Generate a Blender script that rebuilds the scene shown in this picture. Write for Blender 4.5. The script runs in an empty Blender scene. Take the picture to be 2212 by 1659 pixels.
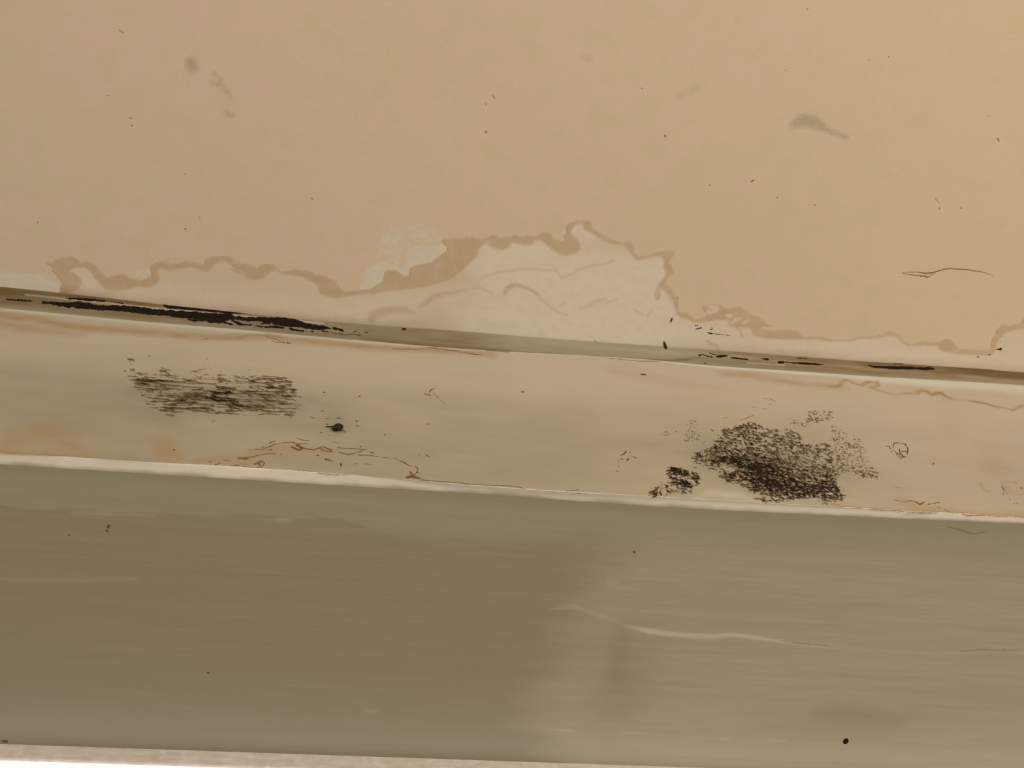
import bpy, math
import numpy as np
from mathutils import Matrix

# ------------------------------------------------------------------ camera, world, lights, exposure
scene = bpy.context.scene
COL = scene.collection
F_PX, CX, CY = 2400.0, 1106.0, 829.5          # focal length and centre for a 2212 x 1659 frame
CAM = np.array([0.0, 0.0, 1.7])               # phone held about 0.7 m under the ceiling, tipped up 60 degrees
ROT = np.array([[0.99047765, -0.07326349, -0.11656107],
                [-0.12123021, -0.86538414, -0.48622373],
                [-0.06524765, 0.49572446, -0.86602540]])
# exact basis (rows = world axes seen from the camera)
xr = ROT[0] / np.linalg.norm(ROT[0]); zr = ROT[2] - xr * ROT[2].dot(xr); zr /= np.linalg.norm(zr)
ROT = np.array([xr, np.cross(zr, xr), zr])
# make sure the basis is right handed: x cross y = z
cam_data = bpy.data.cameras.new('camera'); cam = bpy.data.objects.new('camera', cam_data); COL.objects.link(cam)
cam_data.sensor_width = 36.0; cam_data.lens = 36.0 * F_PX / 2212.0
cam_data.clip_start = 0.01
M4 = Matrix.Identity(4)
for i in range(3):
    for j in range(3): M4[i][j] = float(ROT[i, j])
    M4[i][3] = float(CAM[i])
cam.matrix_world = M4
scene.camera = cam

world = bpy.data.worlds.new('world'); scene.world = world; world.use_nodes = True
bg = world.node_tree.nodes['Background']
bg.inputs[0].default_value = (1.0, 0.74, 0.47, 1); bg.inputs[1].default_value = 0.43

def area(name, loc, target, size, power, color, size_y=None):
    l = bpy.data.lights.new(name, 'AREA'); l.energy = power; l.color = color; l.size = size
    if size_y: l.shape = 'RECTANGLE'; l.size_y = size_y
    o = bpy.data.objects.new(name, l); COL.objects.link(o); o.location = loc
    from mathutils import Vector
    o.rotation_euler = (Vector(target) - Vector(loc)).to_track_quat('-Z', 'Y').to_euler()
    return o
area('lamp_light', (0.95, -1.15, 1.30), (0.1, 0.35, 2.3), 0.5, 20.5, (1.0, 0.72, 0.455))
area('cool_fill_light', (-0.5, -2.2, 1.1), (0.1, 0.36, 2.22), 1.2, 8.5, (0.84, 0.92, 1.0), 1.6)  # added cool source, unseen, to brighten the white edge

vs = scene.view_settings
scene.display_settings.display_device = 'sRGB'
vs.view_transform = 'Standard'; vs.look = 'None'; vs.gamma = 1.0; vs.exposure = 0.0
vs.use_curve_mapping = False

# ------------------------------------------------------------------ where the surfaces stand
ZC = 2.400        # ceiling
YW = 0.3595       # face of the wall strip above the opening
ZS = 2.2218       # underside of the opening (soffit)
YF = 0.5835       # face of the window frame at the back of the opening
MM = 0.00033      # about one photograph pixel on these surfaces

def ray(p):
    p = np.atleast_2d(np.asarray(p, float))
    d = np.stack([(p[:, 0] - CX) / F_PX, -(p[:, 1] - CY) / F_PX, -np.ones(len(p))], 1)
    return d @ ROT.T
def on_z(p, z):   # traced point -> (x, y) on a level surface
    d = ray(p); t = (z - CAM[2]) / d[:, 2]; return (CAM + d * t[:, None])[:, :2]
def on_y(p, y):   # traced point -> (x, z) on an upright surface
    d = ray(p); t = (y - CAM[1]) / d[:, 1]; return (CAM + d * t[:, None])[:, [0, 2]]
ceil_at = lambda p: on_z(p, ZC)
wall_at = lambda p: on_y(p, YW)
soff_at = lambda p: on_z(p, ZS)
frame_at = lambda p: on_y(p, YF)

def zm(ox, oy, s, pts):      # tracing taken from an enlarged detail
    return [(ox + x / s, oy + y / s) for x, y in pts]

def curve_fn(pts):
    pts = np.asarray(pts); pts = pts[np.argsort(pts[:, 0])]
    x, y = pts[:, 0], pts[:, 1]
    m = np.gradient(y, x); m[0] = m[-1] = 0
    def f(q):
        q = np.asarray(q, float); qc = np.clip(q, x[0], x[-1])
        i = np.clip(np.searchsorted(x, qc) - 1, 0, len(x) - 2)
        h = x[i + 1] - x[i]; t = (qc - x[i]) / h
        return ((2*t**3 - 3*t**2 + 1) * y[i] + (t**3 - 2*t**2 + t) * h * m[i]
                + (-2*t**3 + 3*t**2) * y[i + 1] + (t**3 - t**2) * h * m[i + 1])
    return f
# sagging old edges
TRIM_TOP = [(0, 619), (200, 640), (450, 669), (690, 693), (1000, 716), (1200, 732), (1400, 746), (1600, 760), (1850, 779), (2212, 803)]
TRIM_BOT = [(0, 666), (300, 694), (500, 711), (800, 738), (1060, 758), (1250, 768), (1400, 777), (1500, 787), (1700, 801), (1850, 811), (2212, 833)]
EDGE_TOP = [(0, 981), (150, 988), (300, 998), (500, 1008), (560, 1012), (800, 1030), (1000, 1048), (1150, 1059), (1400, 1073), (1550, 1081), (1700, 1090), (1960, 1104), (2080, 1110), (2212, 1119)]
EDGE_BOT = [(0, 1003), (280, 1021), (560, 1038), (800, 1053), (1060, 1068), (1300, 1086), (1560, 1102), (1760, 1111), (1960, 1121), (2212, 1132)]
yA = curve_fn(ceil_at(TRIM_TOP)); zB = curve_fn(wall_at(TRIM_BOT)); zC = curve_fn(wall_at(EDGE_TOP)); yD = curve_fn(soff_at(EDGE_BOT))
X0, X1 = -1.4, 1.6          # run of the built corner
XV0, XV1 = -0.60, 0.86        # finely built part

# ------------------------------------------------------------------ number helpers
rng = np.random.RandomState(7)
TAB = rng.rand(256, 256)
def vnoise(x, y):
    xi = np.floor(x).astype(int); yi = np.floor(y).astype(int); fx = x - xi; fy = y - yi
    fx = fx*fx*fx*(fx*(fx*6-15)+10); fy = fy*fy*fy*(fy*(fy*6-15)+10)
    a = TAB[xi & 255, yi & 255]; b = TAB[(xi+1) & 255, yi & 255]; c = TAB[xi & 255, (yi+1) & 255]; d = TAB[(xi+1) & 255, (yi+1) & 255]
    return (a*(1-fx)+b*fx)*(1-fy) + (c*(1-fx)+d*fx)*fy
def fbm(x, y, o=4, seed=0):
    s = 0; a = 1; t = 0
    for k in range(o):
        s = s + a * vnoise(x * 2**k + 17.3*k + seed*31.7, y * 2**k + 9.1*k + seed*11.3); t += a; a *= 0.5
    return s / t
def sst(a, b, x):
    t = np.clip((x - a) / (b - a), 0, 1); return t*t*(3-2*t)

class Grid:
    def __init__(s, u0, u1, v0, v1, step):
        s.u = np.arange(u0, u1 + step/2, step); s.v = np.arange(v0, v1 + step/2, step); s.step = step
        s.U, s.V = np.meshgrid(s.u, s.v, indexing='ij')
    def inside(s, poly):
        poly = np.asarray(poly); res = np.zeros(s.U.shape, bool); n = len(poly)
        for i in range(n):
            x0, y0 = poly[i]; x1, y1 = poly[(i+1) % n]
            if y0 == y1: continue
            lo, hi = min(y0, y1), max(y0, y1)
            j0, j1 = np.searchsorted(s.v, lo, 'right'), np.searchsorted(s.v, hi, 'right')
            if j1 <= j0: continue
            vv = s.v[j0:j1]; xx = x0 + (vv - y0) / (y1 - y0) * (x1 - x0)
            res[:, j0:j1] ^= s.u[:, None] < xx[None, :]
        return res
    def dist(s, pts, reach, widths=None, closed=False):
        """distance to a polyline (minus the local half width when widths are given), inf beyond reach"""
        pts = np.asarray(pts, float); D = np.full(s.U.shape, 1.0); n = len(pts)
        if widths is None: widths = np.zeros(n)
        widths = np.interp(np.linspace(0, 1, n), np.linspace(0, 1, len(widths)), widths)
        for i in range(n if closed else n - 1):
            a = pts[i]; b = pts[(i+1) % n]; wa, wb = widths[i] / 2, widths[(i+1) % n] / 2
            r = reach + max(wa, wb)
            i0, i1 = np.searchsorted(s.u, [min(a[0], b[0]) - r, max(a[0], b[0]) + r])
            j0, j1 = np.searchsorted(s.v, [min(a[1], b[1]) - r, max(a[1], b[1]) + r])
            if i1 <= i0 or j1 <= j0: continue
            U = s.U[i0:i1, j0:j1] - a[0]; V = s.V[i0:i1, j0:j1] - a[1]
            ex, ey = b - a; L = ex*ex + ey*ey + 1e-18
            t = np.clip((U*ex + V*ey) / L, 0, 1)
            d = np.hypot(U - t*ex, V - t*ey) - (wa + (wb - wa) * t)
            D[i0:i1, j0:j1] = np.minimum(D[i0:i1, j0:j1], d)
        return D
    def sdf(s, poly, reach=0.02):
        d = np.minimum(s.dist(poly, reach, closed=True), reach)
        return np.where(s.inside(poly), d, -d)
    def blob(s, c, rx, ry, rot=0.0):
        ca, sa = math.cos(rot), math.sin(rot)
        a = (s.U - c[0]) * ca + (s.V - c[1]) * sa; b = -(s.U - c[0]) * sa + (s.V - c[1]) * ca
        return np.exp(-(a / rx)**2 - (b / ry)**2)

def clip(g, phi, attrs):
    """the part of a grid where phi > 0, cut exactly along phi = 0"""
    ins = phi > 0; nu, nv = phi.shape
    idx = np.full(phi.shape, -1, int); idx[ins] = np.arange(ins.sum())
    P = [np.stack([g.U[ins], g.V[ins]], 1)]; A = {k: [v[ins]] for k, v in attrs.items()}; H = [phi[ins]]
    c = ins[:-1, :-1].astype(int) + ins[1:, :-1] + ins[1:, 1:] + ins[:-1, 1:]
    fi, fj = np.where(c == 4)
    faces = np.stack([idx[fi, fj], idx[fi+1, fj], idx[fi+1, fj+1], idx[fi, fj+1]], 1).tolist()
    base = int(ins.sum()); ecache = {}; ep = []; ea = []
    ci, cj = np.where((c > 0) & (c < 4))
    def ev(p, q):
        k = (p, q) if p < q else (q, p)
        r = ecache.get(k)
        if r is None:
            a, b = k; t = phi[a] / (phi[a] - phi[b]); r = base + len(ep); ecache[k] = r
            ep.append((g.U[a] + (g.U[b]-g.U[a])*t, g.V[a] + (g.V[b]-g.V[a])*t)); ea.append((a, b, t))
        return r
    for i, j in zip(ci.tolist(), cj.tolist()):
        cs = [(i, j), (i+1, j), (i+1, j+1), (i, j+1)]; f = []
        for k in range(4):
            p, q = cs[k], cs[(k+1) % 4]
            if ins[p]: f.append(int(idx[p]))
            if ins[p] != ins[q]: f.append(ev(p, q))
        if len(f) >= 3: faces.append(f)
    if ep:
        P.append(np.array(ep)); H.append(np.zeros(len(ep)))
        ia = tuple(np.array([e[0] for e in ea]).T); ib = tuple(np.array([e[1] for e in ea]).T); t = np.array([e[2] for e in ea])
        for k, v in attrs.items(): A[k].append(v[ia] + (v[ib] - v[ia]) * t)
    return np.concatenate(P), {k: np.concatenate(v) for k, v in A.items()}, np.concatenate(H), faces

# ------------------------------------------------------------------ object helpers
def mesh_obj(name, P, faces, mat, parent=None, attrs=None, smooth=True):
    me = bpy.data.meshes.new(name); me.from_pydata(np.asarray(P).tolist(), [], faces)
    for k, v in (attrs or {}).items():
        at = me.attributes.new(k, 'FLOAT', 'POINT'); at.data.foreach_set('value', np.asarray(v, np.float32))
    if smooth: me.polygons.foreach_set('use_smooth', [True] * len(me.polygons))
    me.materials.append(mat); me.update()
    o = bpy.data.objects.new(name, me); COL.objects.link(o)
    if parent: o.parent = parent
    return o
def tag(o, label=None, cat=None, group=None, kind=None):
    for k, v in (('label', label), ('category', cat), ('group', group), ('kind', kind)):
        if v: o[k] = v
    return o
def film(name, surf, g, phi, attrs, mat, parent=None, lift=0.00006, rise=0.0, slope=0.5):
    """a thin coat lying on a surface; it rises from its rim to lift + rise"""
    P, A, H, faces = clip(g, phi, attrs)
    if not faces: return None
    off = lift + np.clip(H * slope, 0, rise)
    return mesh_obj(name, surf(P[:, 0], P[:, 1], off), faces, mat, parent, A)
S_CEIL = lambda u, v, o: np.stack([u, v, ZC - o], 1)
S_WALL = lambda u, v, o: np.stack([u, YW - o, v], 1)
S_SOFF = lambda u, v, o: np.stack([u, v, ZS - o], 1)
def box(name, lo, hi, mat, parent=None, bevel=0.0):
    x0, y0, z0 = lo; x1, y1, z1 = hi
    P = [(x0,y0,z0),(x1,y0,z0),(x1,y1,z0),(x0,y1,z0),(x0,y0,z1),(x1,y0,z1),(x1,y1,z1),(x0,y1,z1)]
    o = mesh_obj(name, P, [(0,3,2,1),(4,5,6,7),(0,1,5,4),(1,2,6,5),(2,3,7,6),(3,0,4,7)], mat, parent, smooth=False)
    if bevel:
        m = o.modifiers.new('bevel', 'BEVEL'); m.width = bevel; m.segments = 3
    return o

# ------------------------------------------------------------------ materials
def lin(c): return tuple(((v/255)/12.92 if v/255 <= 0.04045 else ((v/255+0.055)/1.055)**2.4) for v in c)
class Mat:
    def __init__(s, name, rough=0.6, spec=0.4):
        s.m = bpy.data.materials.new(name); s.m.use_nodes = True; s.t = s.m.node_tree; s.n = s.t.nodes; s.l = s.t.links
        s.b = s.n['Principled BSDF']; s.b.inputs['Roughness'].default_value = rough; s.b.inputs['Specular IOR Level'].default_value = spec
        s.c = None; s.geo = None
    def pos(s, scale):
        if not s.geo: s.geo = s.n.new('ShaderNodeTexCoord')
        mp = s.n.new('ShaderNodeMapping'); mp.inputs['Scale'].default_value = scale
        s.l.new(s.geo.outputs['Object'], mp.inputs['Vector']); return mp.outputs['Vector']
    def base(s, col):
        r = s.n.new('ShaderNodeRGB'); r.outputs[0].default_value = (*col, 1); s.c = r.outputs[0]; return s
    def fac(s, sock, gain=1.0, lo=None, hi=None):
        if lo is not None:
            mr = s.n.new('ShaderNodeMapRange'); mr.inputs['From Min'].default_value = lo; mr.inputs['From Max'].default_value = hi
            mr.inputs['To Max'].default_value = gain; s.l.new(sock, mr.inputs['Value']); return mr.outputs[0]
        if gain != 1.0:
            mu = s.n.new('ShaderNodeMath'); mu.operation = 'MULTIPLY'; mu.inputs[1].default_value = gain; s.l.new(sock, mu.inputs[0]); return mu.outputs[0]
        return sock
    def over(s, f, col):
        mx = s.n.new('ShaderNodeMix'); mx.data_type = 'RGBA'
        s.l.new(f, mx.inputs[0]); s.l.new(s.c, mx.inputs[6]); mx.inputs[7].default_value = (*col, 1); s.c = mx.outputs[2]; return s
    def attr(s, name, col, gain=1.0):
        a = s.n.new('ShaderNodeAttribute'); a.attribute_name = name; return s.over(s.fac(a.outputs['Fac'], gain), col)
    def noise(s, scale, col, gain, lo=0.4, hi=0.7, detail=4, dist=0.0):
        nz = s.n.new('ShaderNodeTexNoise'); nz.inputs['Scale'].default_value = 1.0; nz.inputs['Detail'].default_value = detail; nz.inputs['Distortion'].default_value = dist
        s.l.new(s.pos(scale), nz.inputs['Vector']); return s.over(s.fac(nz.outputs['Fac'], gain, lo, hi), col)
    def bump(s, items, dist=0.001):
        prev = None
        for scale, strength in items:
            nz = s.n.new('ShaderNodeTexNoise'); nz.inputs['Scale'].default_value = 1.0; nz.inputs['Detail'].default_value = 3
            s.l.new(s.pos(scale), nz.inputs['Vector'])
            bp = s.n.new('ShaderNodeBump'); bp.inputs['Strength'].default_value = strength; bp.inputs['Distance'].default_value = dist
            s.l.new(nz.outputs['Fac'], bp.inputs['Height'])
            if prev: s.l.new(prev, bp.inputs['Normal'])
            prev = bp.outputs['Normal']
        s.l.new(prev, s.b.inputs['Normal']); return s
    def done(s):
        s.l.new(s.c, s.b.inputs['Base Color']); return s.m

EC = (0.80, 0.60, 0.40)        # what the ceiling receives, used to turn photographed colours into paint colours
EW = (0.80, 0.60, 0.40)
ES = (0.80, 0.60, 0.40)
def pc(c, e): return tuple(min(0.95, a / b) for a, b in zip(lin(c), e))

m_ceil = Mat('ceiling_paint', 0.75, 0.25).base(pc((190, 164, 129), EC)).noise((9, 9, 9), pc((193, 164, 132), EC), 0.8, 0.35, 0.65)
m_ceil = m_ceil.noise((60, 60, 60), pc((186, 163, 124), EC), 0.6, 0.45, 0.65).noise((420, 420, 420), pc((196, 171, 137), EC), 0.35, 0.45, 0.75, 2).bump([((14, 14, 14), 0.25), ((300, 300, 300), 0.05)]).done()
m_stain = Mat('water_stained_plaster', 0.8, 0.2).base(pc((190, 165, 130), EC)).attr('pale', pc((200, 178, 150), EC)).attr('brown', pc((174, 144, 106), EC)).attr('edge_shade', pc((150, 122, 88), EC))
m_stain = m_stain.noise((140, 140, 140), pc((188, 163, 130), EC), 0.35, 0.45, 0.7).bump([((40, 40, 40), 0.2), ((500, 500, 500), 0.06)]).done()
m_plaster = Mat('bare_white_plaster', 0.85, 0.2).base(pc((192, 172, 143), EC)).attr('fade', pc((189, 164, 129), EC)).noise((150, 150, 150), pc((198, 180, 152), EC), 0.6, 0.4, 0.7).bump([((200, 200, 200), 0.1)]).done()
m_scuff = Mat('scuff', 0.9, 0.1).base(pc((188, 163, 128), EC)).attr('dark', pc((140, 122, 92), EC)).done()
m_speck = Mat('dark_speck', 0.8, 0.2).base(lin((82, 62, 44))).attr('pale', lin((160, 136, 104))).done()
m_crack = Mat('crack_brown', 0.85, 0.2).base(lin((98, 74, 50))).attr('rust', lin((124, 95, 56))).attr('pale', lin((150, 126, 94))).noise((900, 900, 900), lin((80, 58, 38)), 0.35, 0.5, 0.7).done()
m_wall = Mat('wall_paint_cream', 0.5, 0.35).base(pc((172, 149, 118), EW)).noise((14, 20, 26), pc((168, 147, 118), EW), 0.8, 0.4, 0.62).noise((22, 60, 420), pc((163, 142, 111), EW), 0.35, 0.5, 0.75, 3)
m_wall = m_wall.attr('grey', pc((136, 119, 91), EW)).attr('pale', pc((197, 184, 158), EW)).attr('rust', pc((148, 115, 74), EW)).attr('orange', pc((142, 103, 58), EW)).attr('smudge_shadow', pc((104, 93, 76), EW))
m_wall = m_wall.bump([((25, 25, 60), 0.25), ((120, 120, 700), 0.10)]).done()
m_trim = Mat('trim_paint_grey_green', 0.45, 0.4).base(pc((136, 122, 92), EW)).attr("brown", pc((104, 76, 42), EW)).attr('line', pc((104, 74, 42), EW)).attr('pale', pc((190, 176, 150), EW)).noise((30, 300, 300), pc((126, 111, 81), EW), 0.5, 0.45, 0.7).bump([((60, 400, 400), 0.15)]).done()
m_edge = Mat('edge_paint_white', 0.3, 0.7).base((0.80, 0.87, 0.95)).attr('brown', pc((176, 148, 116), EW)).noise((200, 300, 300), (0.72, 0.79, 0.88), 0.6, 0.4, 0.7).attr('olive', pc((134, 121, 95), ES)).bump([((200, 300, 300), 0.12)]).done()
m_edge.node_tree.nodes['Principled BSDF'].inputs['Coat Weight'].default_value = 1.0; m_edge.node_tree.nodes['Principled BSDF'].inputs['Coat Roughness'].default_value = 0.3; m_edge.node_tree.nodes['Principled BSDF'].inputs['Coat IOR'].default_value = 2.3
m_soff = Mat('soffit_paint_olive', 0.62, 0.2).base(pc((134, 117, 89), ES)).attr('warm', pc((157, 137, 108), ES)).attr('green', pc((140, 127, 99), ES)).noise((6, 130, 60), pc((138, 122, 94), ES), 0.3, 0.42, 0.68).noise((16, 700, 100), pc((144, 127, 98), ES), 0.22, 0.5, 0.72, 2).attr('pale', pc((178, 164, 138), ES)).attr('dark', pc((120, 104, 78), ES))
m_soff = m_soff.bump([((12, 160, 60), 0.3), ((30, 900, 100), 0.12)]).done()
m_frame = Mat('window_frame_paint', 0.5, 0.4).base(pc((192, 170, 146), EW)).noise((60, 60, 300), pc((178, 154, 128), EW), 0.8, 0.4, 0.65).noise((160, 160, 160), pc((202, 184, 164), EW), 0.6, 0.5, 0.7).bump([((100, 100, 300), 0.3)]).done()
m_mould = Mat('black_mould', 0.95, 0.1).base(lin((142, 128, 107))).attr('dark', lin((31, 27, 26))).noise((700, 700, 700), lin((64, 54, 46)), 0.3, 0.5, 0.7).done()
m_insect = Mat('insect_shell', 0.45, 0.3).base(lin((30, 16, 8))).noise((500, 500, 500), lin((70, 50, 20)), 0.7, 0.5, 0.7).done()
m_hole = Mat('hole_dark', 0.9, 0.1).base(lin((30, 22, 16))).done()
m_splinter = Mat('splinter_brown', 0.7, 0.2).base(lin((74, 52, 36))).noise((400, 400, 400), lin((50, 36, 26)), 0.6, 0.4, 0.7).done()
# frosted pane with daylight behind it
mp = Mat('frosted_lit_pane', 0.4, 0.4); mp.base((1.12, 1.02, 0.92)).noise((420, 420, 420), (0.96, 0.78, 0.70), 0.9, 0.45, 0.68, 3)
mp.l.new(mp.c, mp.b.inputs['Emission Color']); mp.b.inputs['Emission Strength'].default_value = 1.0; mp.b.inputs['Base Color'].default_value = (0.2, 0.2, 0.2, 1); m_pane = mp.m

# ------------------------------------------------------------------ the setting
# ceiling: one skin running to the sagging front edge of the trim, with thickness above
xs = np.concatenate([[X0], np.arange(XV0, XV1 + 0.001, 0.004), [X1]])
front = yA(xs) + 0.0006
rows = np.concatenate([[-1.0], np.linspace(-0.2, 0.3, 6)])
P = []; nx = len(xs)
for r in rows: P += [(x, r, ZC) for x in xs]
P += [(x, y, ZC) for x, y in zip(xs, front)]
P += [(x, y, ZC + 0.012) for x, y in zip(xs, front)] + [(x, -1.0, ZC + 0.012) for x in xs]
nr = len(rows) + 3
faces = [(r*nx+i, r*nx+i+1, (r+1)*nx+i+1, (r+1)*nx+i) for r in range(nr-1) for i in range(nx-1)]
ceiling = tag(mesh_obj('ceiling', P, faces, m_ceil, smooth=False), 'tan painted ceiling with brown water stains along its edge', 'ceiling', kind='structure')

# cove trim in the corner between ceiling and wall strip
def trim_point(x, t, off=0.0):
    """t runs 0 at the ceiling to 1 at the wall; a shallow hollow curve"""
    x = np.asarray(x, float); t = np.asarray(t, float)
    a = yA(x); b = zB(x); y0, z0 = a, np.full_like(a, ZC); y1, z1 = np.full_like(a, YW), b
    bow = 0.16 * np.sin(np.pi * np.clip(t, 0, 1)); L = np.hypot(y1 - y0, z1 - z0)
    ny, nz = (z0 - z1) / L, (y1 - y0) / L       # into the corner
    y = y0 + (y1 - y0) * t + ny * (bow * L - off); z = z0 + (z1 - z0) * t + nz * (bow * L - off)
    return np.stack([x, y, z], -1)
pt_top = curve_fn(TRIM_TOP); pt_bot = curve_fn(TRIM_BOT)
def trim_at(p):     # traced point -> (x, t) on the cove
    p = np.atleast_2d(np.asarray(p, float)); t = (p[:, 1] - pt_top(p[:, 0])) / (pt_bot(p[:, 0]) - pt_top(p[:, 0]))
    xa = ceil_at(p)[:, 0]; xb = wall_at(p)[:, 0]
    return np.stack([xa + (xb - xa) * np.clip(t, 0, 1), t], 1)
TSC = 0.0125          # t is stretched to metres so widths can be used on the cove
def trim_strokes_grid(u0, u1, step): return Grid(u0, u1, -0.0006, TSC + 0.0002, step)
def tr(p): q = trim_at(p); q[:, 1] *= TSC; return q
S_TRIM = lambda u, v, o: trim_point(u, v / TSC, o)
gt = Grid(-0.6, 0.8, -0.0012, TSC + 0.0012, 0.0006)
def strokes(g, at, items, reach=0.004, scale=MM):
    """items: (traced points, widths in photograph pixels); returns half width minus distance, in metres"""
    r = np.full(g.U.shape, -1.0)
    for pts, w in items:
        w = np.atleast_1d(w) * scale
        r = np.maximum(r, -g.dist(at(pts), reach, w))
    return r
nz_t = fbm(gt.U / 0.02, gt.V / 0.003, 4, 3)
br = np.interp(gt.U, tr([(0, 640), (140, 660), (500, 690), (760, 720), (1000, 740), (1100, 745), (1450, 765), (1550, 775), (1800, 790), (2212, 815)])[:, 0], [1.4, 1.3, 0.8, 0.7, 0.65, 0.12, 0.08, 0.7, 1.0, 1.25])
brown_t = np.clip(br * (0.5 + 0.9 * nz_t) * sst(1.25, 0.35, gt.V / TSC), 0, 1)
low = strokes(gt, tr, [([(780, 722), (900, 742), (1000, 750), (1060, 755), (1100, 758)], [14, 16, 16, 10, 4])])
brown_t = np.maximum(brown_t, 0.75 * sst(-0.003, 0.001, low))
line_t = strokes(gt, tr, [([(1060, 757), (1150, 763), (1250, 769), (1350, 775), (1440, 778), (1480, 773), (1510, 769)], [3, 3, 3, 4, 4, 4, 2]), ([(840, 737), (1000, 752)], [3, 2]), ([(0, 626), (60, 630), (140, 640), (240, 648)], [16, 12, 6, 2])])
line_t = sst(-0.0016, 0.0006, line_t) * (0.5 + 0.5 * nz_t)
pale_t = sst(-0.0007, 0.0004, strokes(gt, tr, [([(60, 634), (140, 643), (330, 664), (500, 680), (600, 688), (700, 697)], [1, 2, 2.5, 2.5, 2, 1]), ([(1610, 781), (1690, 786)], [1, 1])])) * 0.6  # highlight on the trim's ridge, painted as thin pale lines
i_, j_ = gt.U.shape
idx = np.arange(i_*j_).reshape(i_, j_)
faces = np.stack([idx[:-1, :-1].ravel(), idx[1:, :-1].ravel(), idx[1:, 1:].ravel(), idx[:-1, 1:].ravel()], 1).tolist()
P3 = trim_point(gt.U.ravel(), gt.V.ravel() / TSC); tail = []
for xa, xb in ((X0, -0.6), (0.8, X1)):
    for k in range(8):
        q = len(P3) + len(tail); ta, tb = -0.1 + k * 0.15, -0.1 + (k + 1) * 0.15
        tail += [trim_point(xa, ta), trim_point(xb, ta), trim_point(xb, tb), trim_point(xa, tb)]; faces.append([q, q+1, q+2, q+3])
full = lambda v, e: np.concatenate([v.ravel(), np.full(len(tail), e)])
trim_1 = tag(mesh_obj('trim_1', np.concatenate([P3, np.array(tail)]), faces, m_trim, None, {'brown': full(brown_t, 0.6), 'line': full(line_t, 0), 'pale': full(pale_t, 0)}),
             'narrow grey green hollow trim in the corner under the ceiling, stained brown', 'trim', kind='structure')

# wall strip between the trim and the opening
gw = Grid(XV0, XV1, 2.2185, 2.398, 0.0008)
phi = np.minimum(zB(gw.U) + 0.0004 - gw.V, gw.V - zC(gw.U))
dtop = zB(gw.U) - gw.V; dbot = gw.V - zC(gw.U)
n1 = fbm(gw.U / 0.05, gw.V / 0.02, 4, 1); n2 = fbm(gw.U / 0.012, gw.V / 0.006, 4, 2)
grey = np.clip(sst(0.015, 0.12, dtop) * (0.72 + 0.45 * (n1 - 0.5)) + 0.15 * (n1 - 0.5), 0, 1)  # shading toward the strip's foot painted in, mottled by noise
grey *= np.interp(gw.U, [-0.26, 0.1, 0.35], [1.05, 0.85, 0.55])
Wd = lambda items, a=-0.004, b=0.001: sst(a, b, strokes(gw, wall_at, items, 0.012))
# brown tide under the trim
z1 = lambda p: zm(0, 500, 3.95, p); z2 = lambda p: zm(500, 480, 3.95, p); z3 = lambda p: zm(1000, 450, 3.95, p); z4 = lambda p: zm(1480, 600, 5.92, p); z5 = lambda p: zm(1780, 620, 5.12, p)
rust = 0.75 * Wd([(z1([(-40, 700), (0, 715), (300, 755), (500, 800), (800, 830), (1100, 845), (1500, 885), (1900, 905), (2212, 900)]) + z2([(300, 975), (600, 1010), (1000, 1045), (1300, 1075), (1650, 1085), (1900, 1100), (2200, 1130)]), [20, 18, 16, 14, 12, 14, 14, 10, 8])], -0.007, 0.002) * (0.45 + 0.9 * n2)
rust = np.maximum(rust, 0.65 * Wd([(z1([(0, 790), (250, 830), (700, 880)]), [26, 20, 4])], -0.008, 0.004) * (0.3 + n1))
rust = np.maximum(rust, 0.5 * Wd([(z4([(500, 1230), (900, 1260), (1300, 1330), (1600, 1380), (2000, 1400)]), [10, 24, 18, 14, 14])], -0.007, 0.003) * (0.4 + n2))
rust = np.maximum(rust, 0.2 * Wd([([(1330, 800), (1480, 830), (1570, 840)], [16, 22, 10]), (zm(1780, 820, 5.12, [(1380, 250), (1400, 420), (1390, 560)]), [24, 18, 6]), ([(2130, 960), (2150, 1000), (2120, 1030)], [10, 22, 10])], -0.012, 0.004) * n1 * 1.6)
rust = np.maximum(rust, 0.8 * Wd([([(30, 950), (90, 940), (140, 950), (160, 970)], [40, 56, 40, 20]), ([(20, 975), (120, 982), (190, 988)], [12, 10, 6])], -0.012, 0.008) * (0.35 + 0.9 * n2))
rust = np.maximum(rust, 0.75 * Wd([([(352, 955), (358, 975), (372, 988)], [24, 30, 26]), ([(270, 990), (280, 992)], [8, 8])], -0.007, 0.004) * (0.4 + 0.9 * n2))
rust = np.maximum(rust, 0.7 * Wd([([(430, 996), (520, 995), (560, 975), (600, 966), (650, 968), (720, 975)], [10, 22, 10, 8, 12, 6])], -0.004, 0.001) * (0.3 + n2))
rust = np.maximum(rust, 0.45 * Wd([([(1960, 1085), (1985, 1100), (2040, 1103), (2120, 1112), (2212, 1114)], [14, 22, 10, 8, 10])], -0.006, 0.002))
orange = 0.9 * Wd([(z5([(60, 1100), (140, 1105), (180, 1085), (200, 1050), (250, 1030), (320, 1060), (420, 1090), (470, 1060), (510, 1050), (590, 1050), (600, 1090), (520, 1112), (580, 1135), (700, 1172), (800, 1195), (920, 1170), (1020, 1175), (1060, 1150), (1120, 1145), (1180, 1190), (1290, 1170), (1340, 1210), (1420, 1240), (1500, 1250), (1640, 1262)]), [2, 4, 3, 6, 4, 3, 7, 8, 6, 4]),
                    (z5([(1640, 1262), (1800, 1292), (1920, 1330), (2000, 1335), (2080, 1362), (2212, 1300)]), [5, 4, 2, 3, 3])], -0.0026, 0.0008) * np.clip(-0.05 + 1.5 * n2, 0.1, 1)
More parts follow.
